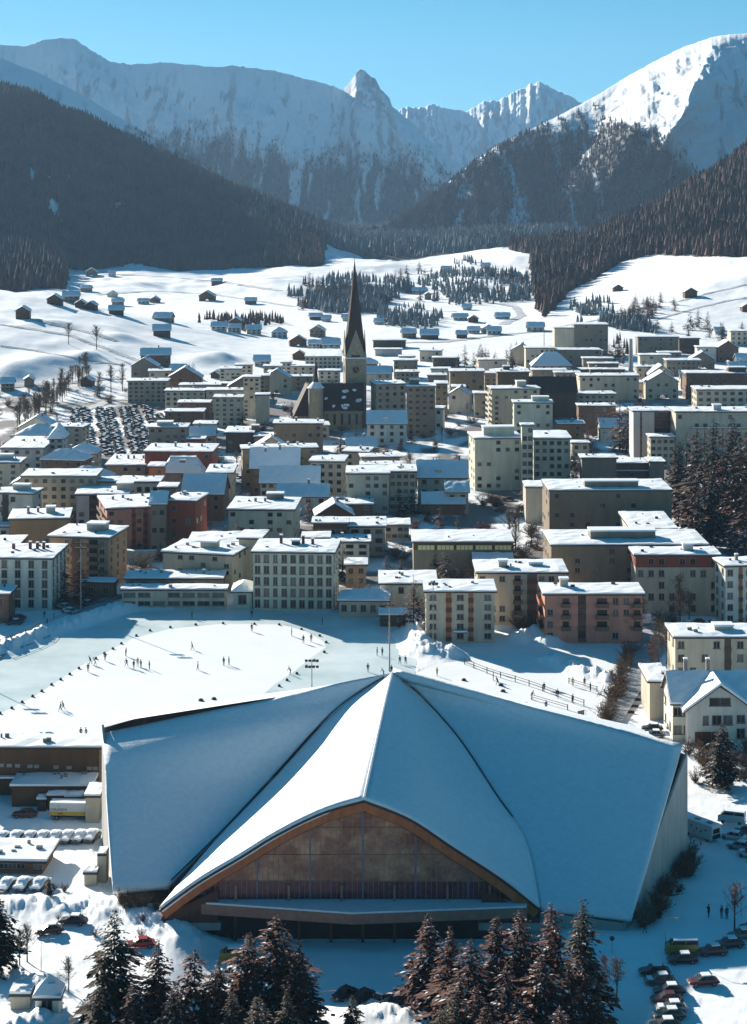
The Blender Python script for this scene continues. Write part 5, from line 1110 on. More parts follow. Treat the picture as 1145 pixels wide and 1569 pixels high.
# ------------------------------------------------------------------ trees
def conifer_mesh(H, R, whorls, per, sprays, snow, seed, kind=0, drop=.35):
    rnd = random.Random(seed); V = []; F = []; mi = []; q1, q2 = rnd.uniform(0, 6), rnd.uniform(0, 6)
    lobe = lambda t: 1+.16*math.sin(t*17+q1)+.12*math.sin(t*31+q2)
    for w in range(whorls):
        t = (w+.5)/whorls; z = H*(.07+.93*t**.92); Lm = R*(1-t)**.70*(1 if t > .12 else .85)*lobe(t)+.12
        for k in range(max(3, int(per*(1-t*.45)))):
            a = rnd.uniform(0, 6.283); L = Lm*rnd.uniform(.6, 1.2)*(1+.18*math.sin(a*2+q1+t*5)); zb = z+rnd.uniform(-.5, .5)*H/whorls
            n = max(2, int(sprays*(.35+.65*L/R)))
            for j in range(n):
                u = (j+.6)/n; rr = L*u; zz = zb-drop*L*u*u+(.12*L*u)
                sw = (.30+.5*(1-u*.6))*L*.42+.14; ax = a+rnd.uniform(-.35, .35); px_, py_ = rr*math.cos(a), rr*math.sin(a)
                dx, dy = math.cos(ax+rnd.choice((-1.1, 1.1, 0))*.8), math.sin(ax+rnd.choice((-1.1, 1.1, 0))*.8)
                qx, qy = -dy, dx; ln = sw*rnd.uniform(.8, 1.3); wd = sw*.36*rnd.uniform(.7, 1.3); dz = -rnd.uniform(.1, .55)*ln; tz = rnd.uniform(-.25, .25)*wd
                n0 = len(V)
                V += [(px_, py_, zz), (px_+dx*ln*.5+qx*wd, py_+dy*ln*.5+qy*wd, zz+dz*.4+tz), (px_+dx*ln, py_+dy*ln, zz+dz), (px_+dx*ln*.5-qx*wd, py_+dy*ln*.5-qy*wd, zz+dz*.4-tz)]
                F.append((n0, n0+1, n0+2, n0+3)); mi.append(0)
                if rnd.random() < snow*(.4+.9*u):
                    n0 = len(V); e = .05; f_ = rnd.uniform(.35, .7)
                    V += [(px_+dx*ln*.1, py_+dy*ln*.1, zz+e), (px_+dx*ln*.5+qx*wd*f_, py_+dy*ln*.5+qy*wd*f_, zz+dz*.4+tz*f_+e*1.5), (px_+dx*ln*.8, py_+dy*ln*.8, zz+dz*.75+e), (px_+dx*ln*.5-qx*wd*f_, py_+dy*ln*.5-qy*wd*f_, zz+dz*.4-tz*f_+e*1.5)]
                    F.append((n0, n0+1, n0+2, n0+3)); mi.append(1)
    me = np_mesh('crown', V, F, False, mi); me.materials.append([NEED, NEEDG][kind]); me.materials.append(TSNOW); return me
def trunk_mesh(H, r): return MB().tube([(0, 0, -.6), (0, 0, H*.5), (0, 0, H*.97)], [r, r*.6, .03], 7).mesh('trunk')
random.seed(12)
CONBIG = []; CONMID = []
for k in range(5):
    me = conifer_mesh(16, 3.9+.4*(k % 3), 38, 15, 9, .08+.07*(k % 3), 100+k, 1 if k in (1, 3) else 0); tm = trunk_mesh(16, .26); tm.materials.append(BARK); CONBIG.append((me, tm))
for k in range(4):
    me = conifer_mesh(12, 3.1+.4*(k % 2), 19, 10, 6, .10, 200+k, k % 2); tm = trunk_mesh(12, .2); tm.materials.append(BARK); CONMID.append((me, tm))
def tree(label, px, base, top=None, h=None, big=False, w=1., k=None, group=None, xyz=None, name='fir_tree'):
    X, Y, z = xyz or GG(px, base)
    if h is None: h = CAMZ-(top-HOR)/FOC*Y-z
    lst = CONBIG if big else CONMID; H0 = 16. if big else 12.; me, tm = lst[random.randrange(len(lst)) if k is None else k]
    r_ = empty(name, (X, Y, z-.1), random.uniform(0, 6.28)); tag(r_, label, 'tree', group); sc_ = h/H0
    c_ = link('crown', me, r_); t_ = link('trunk', tm, r_)
    if big: sc_ *= 1.0
    sx = sc_*w*random.uniform(.92, 1.08)
    c_.scale = (sx, sx, sc_); t_.scale = (sx, sx, sc_)
    return r_
fore = [ # px, base y, top y, k, w, label
 (175,1600,1392,1,1.0,'dark pointed fir with the highest top in the left foreground clump'), (243,1612,1437,0,1.0,'reddish fir just right of the dark pointed one'),
 (205,1640,1500,2,1.05,'snow flecked fir at the lower left of the foreground clump'), (150,1625,1505,3,.95,'short bushy fir at the left foot of the dark pointed one'),
 (298,1618,1452,4,1.,'brown fir in the middle of the left foreground clump'), (272,1650,1502,2,1.0,'low snow flecked fir under the brown one'),
 (334,1625,1470,0,1.0,'fir with rusty needles beside the yellow van'), (382,1600,1428,2,1.1,'broad fir heavy with snow just right of the yellow van'),
 (424,1592,1402,4,1.15,'tallest snow laden fir below the left end of the platform'), (458,1606,1440,0,1.0,'right end fir of the left foreground clump'),
 (355,1660,1518,3,1.,'low dark fir at the bottom edge left of centre'), (440,1655,1515,1,1.,'low dark fir at the bottom edge below the snow laden ones'), (400,1660,1530,2,1.1,'bushy snowy fir at the very bottom of the left clump'),
 (540,1610,1524,1,1.2,'small lone fir standing in the entrance yard'),
 (656,1545,1396,2,.9,'slim snowy fir in front of the right end of the platform'), (690,1590,1418,0,1.,'rust coloured fir right of the slim snowy one'),
 (722,1625,1438,4,1.05,'green brown fir in the middle of the right foreground clump'), (700,1660,1512,3,1.,'low dark fir at the bottom of the right clump'),
 (762,1608,1402,0,1.05,'tall brown fir left in the right foreground clump'), (798,1600,1392,2,1.0,'fir with white snow tufts below the right arch foot'),
 (845,1592,1383,4,1.05,'widest fir in the right foreground clump under the hall roof edge'), (893,1570,1376,1,.95,'dark slender fir at the right end of the foreground clump'),
 (775,1655,1478,2,1.1,'snow speckled fir low in the right foreground clump'), (830,1650,1462,2,1.15,'bushy snow speckled fir in front of the widest one'), (872,1640,1478,0,1.05,'reddish fir low beside the dark slender one'), (915,1640,1520,3,.9,'small fir at the lower right end of the clump'),
 (745,1690,1540,0,1.1,'rusty fir at the bottom edge right of centre'), (800,1700,1545,4,1.1,'dark fir at the bottom edge under the speckled ones'), (858,1695,1540,2,1.1,'speckled fir at the bottom edge right part'),
 (-6,1490,1355,1,1.0,'dark fir cut by the left edge above the parking ground'), (75,1382,1343,1,.9,'tiny dark fir behind the snow covered cars'),
 (1107,1206,1106,1,1.15,'dark fir in front of the big white chalet')]
for px, bs, tp_, k, w, lb in fore: tree(lb, px, bs, tp_, None, True, w*.98, k)
for i in range(26):
    px = random.choice((random.uniform(165, 470), random.uniform(665, 900))); bs = random.uniform(1600, 1690)
    tree('ragged brown fir filling the dense foreground clumps', px, bs, bs-random.uniform(95, 165), None, True, random.uniform(1.0, 1.3), None, 'firs filling the foreground clumps')
mid = [(118,808,766,'fir in front of the long olive grey block',1),(88,918,838,'tall dark fir left of the ochre block',1),(124,925,850,'dark snow dusted fir before the ochre balconies',0),(100,930,880,'low fir between the two at the ochre block',0),
 (72,715,660,'tall thin fir before the blue hipped villa',0),(80,728,690,'second fir just below the tall thin one at the villa',1),(474,800,756,'fir between the beige blue roofed house and the pale block',0),
 (612,793,742,'left one of the pair of broad snowy firs in the town centre',0),(632,793,738,'right one of the pair of broad snowy firs in the town centre',2),(592,882,846,'left little fir beside the sports hall',0),(615,886,852,'right little fir beside the sports hall',0),
 (667,884,842,'left fir before the sports hall front',0),(685,900,838,'taller right fir before the sports hall front',1),(634,968,880,'large snowy fir left of the beige block with red loggias',0),
 (545,700,650,'dark fir directly right below the church nave',1),(522,694,660,'second dark fir below the church nave',1),(614,690,668,'small fir right of the blue roofed white house',1),(667,692,668,'lone dark fir on the blue snow near centre',1),(554,698,672,'short fir below the church door',0),
 (868,742,690,'snow dusted fir right of the white complex',0),(880,752,705,'lower fir right of the white complex',1),(806,790,728,'slim fir by the parked cars at the white complex',0),(815,838,800,'round dark fir beside the brown slab block',1),(823,842,806,'second round fir beside the brown slab block',0),
 (950,690,602,'tall fir before the pinkish block with doors',0),(962,695,616,'shorter fir beside the tall one at the glazed block',1),(925,676,640,'dark fir by the school wing',1),(900,700,655,'fir left of the grey glazed block',0),
 (240,672,638,'small fir at the brown block in the left town',1),(372,660,620,'green fir by the white tower block',1),(325,700,662,'greenish fir by the pale small block',1),(600,716,690,'fir stub on the shaded snow field',1),
 (447,640,612,'dark fir by the choir of the church',1),(270,700,676,'dark pine on the deep red roofs line',1)]
for px, bs, tp_, lb, k in mid: tree(lb, px, bs, tp_, None, False, 1.05, k)
for i, (px, bs, tp_) in enumerate([(1040,800,668),(1052,795,662),(1068,790,655),(1080,815,650),(1094,800,640),(1108,820,650),(1122,805,636),(1136,815,655),(1148,800,640),(1060,825,700),(1090,838,700),(1120,845,712),(1035,760,690),(1140,860,740)]):
    tree('tall dark snow dusted fir standing in the dense grove at the right edge', px, bs, tp_, None, i % 2 == 0, .8, None, 'firs of the grove at the right edge')
for i in range(34):      # fir clump above the ochre block and along the meadow foot
    px, bs = [(random.uniform(700, 800), random.uniform(552, 575)), (random.uniform(930, 960), random.uniform(540, 560)), (random.uniform(1040, 1145), random.uniform(500, 522)), (random.uniform(985, 1030), random.uniform(500, 512))][[0,0,0,0,1,1,2,2,2,3][i % 10]]
    X, Y, z = GG(px, bs); tree('dark fir among the trees between the upper houses and the meadows', px, bs, None, random.uniform(9, 15), False, 1., None, 'firs along the upper edge of the town', (X, Y, z))
for i in range(46):      # hedgerows on the right meadow, misty wood in the valley
    g_ = i % 3
    if g_ == 0: t_ = random.random(); px, bs = 945+t_*70, 497-t_*38+random.uniform(-3, 8)*1; lb, gr = 'fir in the hedgerow climbing the lower right meadow', 'trees of the meadow hedgerow'
    elif g_ == 1: px, bs = random.uniform(440, 600), random.uniform(440, 478)-abs(random.uniform(0, 6)); lb, gr = 'misty blue tree in the small valley wood around the spire', 'trees of the small valley wood'
    else: px, bs = random.uniform(610, 830), random.uniform(408, 470); lb, gr = 'hazy tree scattered over the snowy valley right of the spire', 'scattered valley trees'
    X, Y, z = GG(px, bs)
    for q in range(3 if g_ != 2 else 2):
        x_, y_ = X+random.uniform(-16, 16), Y+random.uniform(-20, 20); tree(lb, 0, 0, None, random.uniform(9, 16) if g_ else random.uniform(6, 11), False, 1.15, None, gr, (x_, y_, gz(x_, y_)))
# bare trees and bushes
def bare_mesh(H, spread, n, seed, twigs=1, red=False, bush=False):
    rnd = random.Random(seed); b = MB()
    if not bush: b.tube([(0, 0, -.4), (rnd.uniform(-.2, .2), 0, H*.35), (rnd.uniform(-.4, .4), rnd.uniform(-.3, .3), H*.8)], [.16, .11, .04], 5)
    for i in range(n):
        z0 = 0. if bush else H*rnd.uniform(.18, .75); a = rnd.uniform(0, 6.28); L = spread*rnd.uniform(.5, 1.05)*(1 if bush else (1.15-z0/H)); el = rnd.uniform(.35, 1.35)
        p = Vector((0, 0, z0)); d = Vector((math.cos(a)*math.cos(el), math.sin(a)*math.cos(el), math.sin(el))); pts = [p]
        for q in range(3): d = (d+Vector((rnd.uniform(-.3, .3), rnd.uniform(-.3, .3), rnd.uniform(-.05, .3)))).normalized(); p = p+d*L*(.45 if not bush else .4); pts.append(p)
        b.tube(pts, [.05, .035, .025, .012], 3, 0, False)
        for t in range(14):
            q = rnd.randrange(1, 4); o = pts[q-1].lerp(pts[q], rnd.random()); dd = Vector((rnd.gauss(0, 1), rnd.gauss(0, 1), rnd.gauss(.5, .8))).normalized(); ln = rnd.uniform(.5, 1.3)*(.7 if bush else 1)
            w_ = dd.orthogonal().normalized()*rnd.uniform(.025, .05); b.face([o-w_, o+w_, o+dd*ln])
    return b
BARE = []
for k in range(4):
    b = bare_mesh(9, 3.0, 30, 300+k); me = b.mesh('crown'); me.materials.append([TWIG, TWIGR][k % 2]); BARE.append(me)
BUSH = []
for k in range(4):
    b = bare_mesh(2.4, 2.2, 26, 400+k, bush=True); me = b.mesh('crown'); me.materials.append([TWIG, TWIGR][k % 2]); BUSH.append(me)
def bare(label, px, base, h, group=None, bush=False, xyz=None, w=1.):
    X, Y, z = xyz or GG(px, base); me = random.choice(BUSH if bush else BARE)
    o = link('bush' if bush else 'bare_tree', me, None, None, (X, Y, z-.05), random.uniform(0, 6.28)); s_ = h/(2.8 if bush else 9.); o.scale = (s_*w, s_*w, s_); tag(o, label, 'bush' if bush else 'tree', group); return o
for i in range(52): t_ = i/51; bare('leafless tree in the brown row along the left road above the car park', 30+t_*105+random.uniform(-5, 5), 654-t_*64+random.uniform(-12, 8), random.uniform(8, 14), 'bare trees in the row at the left')
for px, bs, h, lb in ((105,528,15,'taller loose larch on the left meadow'),(148,536,17,'large loose larch on the left meadow, right of the taller slim one'),(152,612,15,'slim bare tree left of three by the car park'),(170,606,17,'middle slim bare tree by the car park'),(188,604,17,'right slim bare tree by the car park'),(228,570,10,'bare tree on the slope above the long grey block'),
   (780,830,13,'olive brown bare tree between the field and the brown slabs'),(790,846,13,'second olive brown bare tree by the brown slabs'),(795,815,10,'small bare tree at the parked cars of the white complex'),(1042,962,15,'rust brown bare tree before the cream block with red top'),(1056,958,11,'smaller rust brown tree right of the first'),(1010,1022,13,'brown bare tree beside the street at right'),(1000,1038,11,'lower brown bare tree beside the street'),(1022,1018,12,'bare tree close to the garage block'),
   (970,985,12,'bare tree at the right corner of the pink block'),(982,972,11,'bare tree behind the pink block corner'),(700,620,9,'bare tree in front of the olive little block'),(716,640,9,'bare tree at the dark yard in the upper centre'),(1126,1430,9,'bare tree at the lower right edge'),(30,1480,6,'thin bare tree left on the parking ground'),(42,1475,7,'thin bare tree right of the first on the parking ground'),(105,1520,6,'bare tree by the white kiosk'),(925,1545,8,'bare twiggy tree right of the foreground clump'),(945,1530,7,'second bare twiggy tree right of the foreground clump')):
    bare(lb, px, bs, h, None)
for i in range(26): t_ = i/25; bare('bare bush in the dark hedge between small rink and street', 966-t_*38+random.uniform(-4, 4), 1000+t_*112, random.uniform(2.5, 5), 'bushes of the hedge by the street', True)
for i in range(26): bare('reddish bare bush in the garden below the white chalet', random.uniform(1052, 1150), random.uniform(1140, 1200), random.uniform(2.2, 4), 'reddish bushes below the chalet', True)
for i in range(22): t_ = random.random(); bare('dark bush on the bank along the right wall of the hall', 985+t_*75+random.uniform(-8, 12), 1415-t_*105+random.uniform(0, 18), random.uniform(2, 4.2), 'bushes on the bank right of the hall', True)
for i in range(26): bare('snowy shrub on the bank between hall and front road', random.uniform(60, 420), random.uniform(1360, 1438), random.uniform(.9, 1.9), 'shrubs on the front bank', True)
for i in range(12): bare('brown bush against the timber end wall of the hall', random.uniform(185, 265), random.uniform(1396, 1408), random.uniform(1.6, 2.8), 'bushes at the timber end wall', True)
def clear(x, y, mg=1.2):
    if inpoly(np.array([x]), np.array([y]), ICE_OUT)[0] or inpoly(np.array([x]), np.array([y]), RINK2)[0] or inpoly(np.array([x]), np.array([y]), SHADEF)[0]: return False
    for _, Q, _h_ in FOOT:
        cx_ = sum(q[0] for q in Q)/4; cy_ = sum(q[1] for q in Q)/4
        QQ = [(cx_+(qx-cx_)*(1+mg/8), cy_+(qy-cy_)*(1+mg/6)) for qx, qy in Q]
        if inpoly(np.array([x]), np.array([y]), QQ)[0]: return False
    return True
LOT = poly2([(96,628),(228,624),(252,640),(226,700),(150,706),(118,672)])
nb_ = 0
while nb_ < 280:
    y_ = random.uniform(470, 1010); x_ = random.uniform(-.2, .2)*y_
    if clear(x_, y_, 1.5) and not inpoly(np.array([x_]), np.array([y_]), LOT)[0]: nb_ += 1; bare('bare brown bush growing in the yards between the town houses', 0, 0, random.uniform(2.2, 5.5), 'bushes in the town yards', True, (x_, y_, gz(x_, y_)), 1.35)
nb_ = 0
while nb_ < 130:
    y_ = random.uniform(490, 1060); x_ = random.uniform(-.19, .2)*y_
    if clear(x_, y_, 2.) and not inpoly(np.array([x_]), np.array([y_]), LOT)[0]:
        nb_ += 1
        if nb_ % 2: bare('leafless tree standing between the town houses', 0, 0, random.uniform(6, 11), 'bare trees between the town houses', False, (x_, y_, gz(x_, y_)))
        else: tree('small dark fir standing between the town houses', 0, 0, None, random.uniform(6, 11), False, 1.1, None, 'small firs between the town houses', (x_, y_, gz(x_, y_)))

# trodden paths, field edges and lanes on the meadows
PATHM = mat('trodden_snow', (.34, .36, .40), .9, .3, .1, var2=(.62, .64, .68))
def path(label, pts, w):
    Q = []
    for a, c in zip(pts, pts[1:]):
        for t in np.linspace(0, 1, 14)[:-1]: Q.append((a[0]+(c[0]-a[0])*t, a[1]+(c[1]-a[1])*t))
    Q.append(pts[-1]); G3 = [Vector(GG(*q)) for q in Q]; b = MB(); L = []
    for i, p in enumerate(G3):
        d = (G3[min(i+1, len(G3)-1)]-G3[max(i-1, 0)]); d.z = 0; d.normalize(); n = Vector((-d.y, d.x, 0))*w*random.uniform(.7, 1.2)/2
        a, c = p+n, p-n; L.append((Vector((a.x, a.y, gz(a.x, a.y)+.22)), Vector((c.x, c.y, gz(c.x, c.y)+.22))))
    for q, t in zip(L, L[1:]): b.face([q[0], q[1], t[1], t[0]])
    tag(b.build('path', PATHM), label, None, None, 'structure')
path('trodden lane down the left meadow', [(0,497),(55,505),(110,515),(150,530),(200,548),(240,566)], 5)
path('second lane down the left meadow', [(48,488),(75,495),(112,503),(150,513),(178,522)], 6)
path('field edge across the left meadow', [(0,530),(60,538),(130,552),(190,560)], 3)
path('lane at the foot of the left meadow', [(0,604),(60,600),(120,596),(190,590)], 6)
path('road between the tree row and the car park', [(60,668),(100,645),(130,628),(170,616),(230,612)], 6)
path('lane through the far chalets', [(95,425),(170,420),(250,424),(340,432),(430,446)], 7)
path('second lane through the far chalets', [(150,452),(230,446),(320,450),(400,462),(450,470)], 7)
path('valley road right of the spire', [(600,526),(680,524),(760,514),(840,506)], 9)
path('curved valley road far behind the spire', [(690,455),(740,462),(790,470),(800,484),(770,497)], 8)
path('field edge high on the right meadow', [(1040,462),(1085,450),(1145,436)], 4)
path('field edge in the middle of the right meadow', [(1000,492),(1060,474),(1110,462),(1145,456)], 4)
path('lane at the foot of the right meadow', [(860,500),(920,490),(960,478),(1000,468)], 5)
path('ski track on the bright flat', [(480,470),(520,474),(600,478),(700,477)], 4)
# ------------------------------------------------------------------ vehicles
def paint(n, c): return mat('paint_'+n, c, .35, .05, 1., spec=.5)
PAINT = {'black': (.02,.02,.022), 'navy': (.025,.035,.07), 'grey': (.12,.12,.13), 'red': (.35,.02,.015), 'white': (.55,.55,.54), 'brown': (.09,.045,.03), 'green': (.03,.06,.04), 'yellow': (.34,.21,.03), 'silver': (.3,.31,.32), 'maroon': (.1,.02,.02)}
LAMPG = mat('lamp_glass', (.6, .6, .58), .2)
def car_parts(L=4.2, Wd=1.66, H=1.38, van=False):
    b = MB(); hw = Wd/2
    if van: secs = [(-L/2, .35, H*.62, .92), (-L/2+.25, .3, H*.72, 1), (-L/2+1.2, .28, H*.75, 1), (L/2-.1, .3, H*.75, 1), (L/2, .35, H*.7, .95)]
    else: secs = [(-L/2, .38, .62, .86), (-L/2+.3, .3, .74, .97), (-L/2+1.2, .28, .86, 1), (L/2-.9, .28, .90, 1), (L/2-.2, .32, .84, .96), (L/2, .42, .68, .86)]
    rings = []
    for x, z0, z1, w in secs:
        n = len(b.v); rings.append(n); ww = hw*w
        b.v += [(x, -ww*.94, z0), (x, -ww, (z0+z1)*.52), (x, -ww*.93, z1), (x, ww*.93, z1), (x, ww, (z0+z1)*.52), (x, ww*.94, z0)]
    for a, c in zip(rings, rings[1:]):
        for k in range(6): b.f.append((a+k, c+k, c+(k+1) % 6, a+(k+1) % 6)); b.mi.append(0)
    b.f.append(tuple(rings[0]+k for k in range(6))); b.mi.append(0); b.f.append(tuple(rings[-1]+k for k in range(6))[::-1]); b.mi.append(0)
    zb = (H*.74 if van else .86); g = MB(); xs = (-L/2+.5, -L/2+1.1, L/2-.15, L/2-.05) if van else (-L/2+1.1, -L/2+1.85, L/2-1.15, L/2-.45)
    def frus(m, x0, x1, x2, x3, w0, w1, z0, z1):
        P = [(x0,-w0,z0),(x3,-w0,z0),(x3,w0,z0),(x0,w0,z0),(x1,-w1,z1),(x2,-w1,z1),(x2,w1,z1),(x1,w1,z1)]; n = len(m.v); m.v += P
        for q in ((4,5,6,7),(0,1,5,4),(1,2,6,5),(2,3,7,6),(3,0,4,7)): m.f.append(tuple(n+i for i in q)); m.mi.append(0)
    frus(g, xs[0], xs[1], xs[2], xs[3], hw*.9, hw*.74, zb, H-.06)
    r = MB().box(xs[1]-.04, xs[2]+.04, -hw*.75, hw*.75, H-.06, H)
    for x in ((xs[0]+xs[1])/2, (xs[1]+xs[2])/2, (xs[2]+xs[3])/2):
        for s_ in (-1, 1): r.box(x-.05, x+.05, s_*hw*.84-.03, s_*hw*.84+.03, zb, H-.07)
    w = MB().tube([(0, -.1, 0), (0, .1, 0)], .31, 14); rim = MB().tube([(0, -.115, 0), (0, .115, 0)], .17, 10)
    sn = MB(); sn.box(xs[1]-.02, xs[2]+.02, -hw*.72, hw*.72, H+.003, H+.13); sn2 = MB().box(-L/2+.25, xs[0]-.1, -hw*.8, hw*.8, (.84 if not van else H*.745), (.92 if not van else H*.745+.08))
    lampm = MB().box(-L/2-.03, -L/2+.03, -.16, .16, .55, .68); bump = MB().box(-L/2-.09, -L/2+.02, -hw*.85, hw*.85, .36, .48).box(L/2-.02, L/2+.09, -hw*.85, hw*.85, .36, .48)
    return dict(body=b.mesh('body'), glass=g.mesh('windows'), roof=r.mesh('roof'), wheel=w.mesh('tyre'), rim=rim.mesh('rim'), snow=sn.mesh('snow_cap'), snow2=sn2.mesh('bonnet_snow'), lamp=lampm.mesh('headlight'), bump=bump.mesh('bumper'))
CARP = {'car': car_parts(), 'van': car_parts(4.6, 1.8, 2.1, True)}
for p in CARP.values():
    for k, m_ in (('body', paint('black', PAINT['black'])), ('glass', GLASS), ('roof', paint('black', PAINT['black'])), ('wheel', BLACK), ('rim', METAL), ('snow', RSNOW), ('snow2', RSNOW), ('lamp', LAMPG), ('bump', METAL)): p[k].materials.append(m_)
def car(label, px, py, rot, color, kind='car', snow=True, group=None, cat='car', bonnet=False):
    X, Y, z = GG(px, py); p = CARP[kind]; r = empty('parked_car' if kind == 'car' else 'parked_van', (X, Y, z+.03), math.radians(rot)); tag(r, label, cat, group)
    pm = paint(color, PAINT[color])
    for nm, k in (('body', 'body'), ('cabin_roof', 'roof')):
        o = link(nm, p[k], r); o.material_slots[0].link = 'OBJECT'; o.material_slots[0].material = pm
    link('windows', p['glass'], r); link('bumper', p['bump'], r)
    L = 4.2 if kind == 'car' else 4.6; hw = .83 if kind == 'car' else .9
    for x in (-L*.31, L*.31):
        for y in (-hw+.08, hw-.08): w = link('wheel', p['wheel'], r, None, (x, y, .31)); link('rim', p['rim'], w)
    for y in (-.5, .5): link('headlight', p['lamp'], r, None, (0, y, 0))
    if snow: link('snow_cap', p['snow'], r)
    if snow and bonnet: link('bonnet_snow', p['snow2'], r)
    return r
C = car
C('dark car topmost in the column of cars at the lower right', 1003, 1494, 4, 'black'); C('white roofed car second in the column at the lower right', 1012, 1508, 6, 'grey', bonnet=True)
C('black car third in the column at the lower right', 1026, 1524, 4, 'black'); C('dark car with a snowy bonnet fourth in the lower right column', 1022, 1536, 4, 'maroon', snow=False)
C('snow topped silver car fifth in the lower right column', 1030, 1551, 3, 'silver', bonnet=True); C('dark green car sixth in the lower right column', 1026, 1562, 5, 'green'); C('black car at the very bottom of the lower right column', 1020, 1578, 3, 'black')
C('small yellow van standing in the shaded yard at right', 1045, 1462, 2, 'yellow', 'van', cat='van'); C('black car directly in front of the yellow van', 1046, 1476, 3, 'black')
C('maroon car at the left end of the row by the right edge', 1092, 1464, 8, 'maroon'); C('black car in the middle of the row by the right edge', 1118, 1452, 10, 'black'); C('snow topped grey car in the row by the right edge', 1138, 1439, 12, 'grey'); C('dark car furthest up in the row by the right edge', 1156, 1426, 12, 'navy')
C('dark brown car with snowy front on the left parking ground', 75, 1432, 18, 'brown', bonnet=True); C('black car half hidden on the road under the snow bank', 112, 1418, -5, 'black'); C('bright red car on the road behind the pointed fir', 215, 1452, 10, 'red', snow=False)
C('yellow van with a snow roof before the hall entrance', 362, 1452, 4, 'yellow', 'van', cat='van'); C('white car with snow in front of the yellow entrance van', 352, 1475, -10, 'white', bonnet=True)
C('black car left in the entrance yard row', 528, 1506, 50, 'black', snow=False); C('black car middle in the entrance yard row', 556, 1511, 50, 'black', snow=False); C('white car third in the entrance yard row', 583, 1518, 50, 'white'); C('small dark car right in the entrance yard row', 608, 1524, 50, 'navy', snow=False)
C('dark maroon car parked in shade left of the lettered truck', 38, 1252, 2, 'maroon', snow=False)
C('white van behind the camper on the right', 1122, 1262, -20, 'white', 'van', cat='van'); C('snow covered white car beside the camper', 1124, 1287, -30, 'white', bonnet=True); C('snow covered silver car lower right of the camper', 1134, 1302, -30, 'silver', bonnet=True); C('white snow covered car at the right edge below the camper', 1150, 1315, -30, 'white', bonnet=True); C('dark car under snow at the right edge behind the camper', 1146, 1278, -30, 'grey', bonnet=True)
C('dark car upper one at the garage block corner', 1000, 1120, -4, 'black'); C('grey car lower one at the garage block corner', 1003, 1130, -4, 'grey', bonnet=True)
C('red car with a snow free roof by the cream block', 1070, 957, 10, 'red', snow=False); C('long white covered car beside the red one', 1092, 958, 3, 'white', bonnet=True); C('white car left of the red one', 1052, 960, 8, 'white')
C('black car on the snowy lot near the left rink corner', 27, 951, 8, 'black', snow=False); C('dark car in front on the lot near the left rink corner', 22, 957, 4, 'navy')
for k, (px, py) in enumerate(((97,933),(106,940),(118,920),(132,928))): C(['white topped car first in the line by the ochre block','white topped car second in the line by the ochre block','dark car up the street by the ochre block','grey car nearest the cream pavilion'][k], px, py, -38, ['silver','white','black','grey'][k], bonnet=True)
for k, (px, py) in enumerate(((754,768),(779,767),(763,776),(766,784))): C(['black car back left in the little court of the white complex','black car back right in the little court of the white complex','dark car middle of the little court of the white complex','dark car nearest in the little court of the white complex'][k], px, py, 8, 'black', snow=False)
for k in range(4): C('car with a sunlit snow cap in the slanted row on the climbing street', 360+k*7, 731+k*4, 60, ['silver','grey','black','white'][k], group='cars on the climbing street', bonnet=True)
C('maroon car alone right of the lower right column', 1078, 1510, 8, 'maroon')
# cars under thick snow left of the hall
thick = MB(); thick.box(-2.1, 2.1, -.85, .85, .75, 1.2).box(-1.0, 1.5, -.75, .75, 1.2, 1.75); THK = slab(4.3, 1.7, lambda x, y: .55*math.exp(-((x-2.3)/1.25)**4), .05, .78, 1.2, 12, 4, .03, RSNOW, 'snow_cover'); THKM = THK.data; bpy.data.objects.remove(THK)
for k, px in enumerate((4, 26, 47, 67, 86, 105, 124, 142)):
    r = C('car buried under a white snow slab in the long row left of the hall', px, 1291-k*.4, 74, 'grey', snow=False, group='snow buried cars in the row'); link('snow_cover', THKM, r, None, (-2.15, -.85, 0))
for k, px in enumerate((12, 37, 62)):
    r = C('snow buried car in the short row below the brown shed', px, 1364, 74, 'grey', snow=False, group='snow buried cars in the short row'); link('snow_cover', THKM, r, None, (-2.15, -.85, 0))
# big car park behind the town
simple = {}
for nm, c in (('black', .02), ('grey', .1), ('maroon', .05)):
    b = MB(); p = CARP['car']
    for part, mi in (('body', 0), ('glass', 1), ('roof', 0), ('snow', 2)):
        me = p[part]; n = len(b.v); b.v += [tuple(v.co) for v in me.vertices]
        for f in me.polygons: b.f.append(tuple(n+i for i in f.vertices)); b.mi.append(mi)
    for x in (-1.3, 1.3):
        for y in (-.75, .75): b.tube([(x, y-.1, .31), (x, y+.1, .31)], .31, 8, 3)
    me = b.mesh('parked_car'); [me.materials.append(m_) for m_ in (paint(nm, PAINT[nm]), GLASS, RSNOW, BLACK)]; simple[nm] = me
ncar = 0; ys = 780.
while ys < 945:
    xs_ = -.165*ys; k = 0
    while xs_ < -.09*ys+0:
        if inpoly(np.array([xs_]), np.array([ys]), LOT)[0] and random.random() < .74 and clear(xs_, ys, 1.):
            o = link('parked_car', simple[random.choice(('black', 'black', 'grey', 'maroon'))], None, None, (xs_+random.uniform(-.9, .9), ys+random.uniform(-.6, .6), gz(xs_, ys)+.02), math.radians(random.choice((0, 180))+random.uniform(-9, 9)))
            tag(o, 'small dark car dusted with snow in the packed car park behind the town', 'car', 'cars in the big car park'); ncar += 1
        k += 1; xs_ += 4.9 if k % 2 else 6.6
    ys += 3.4
print('lot cars', ncar)
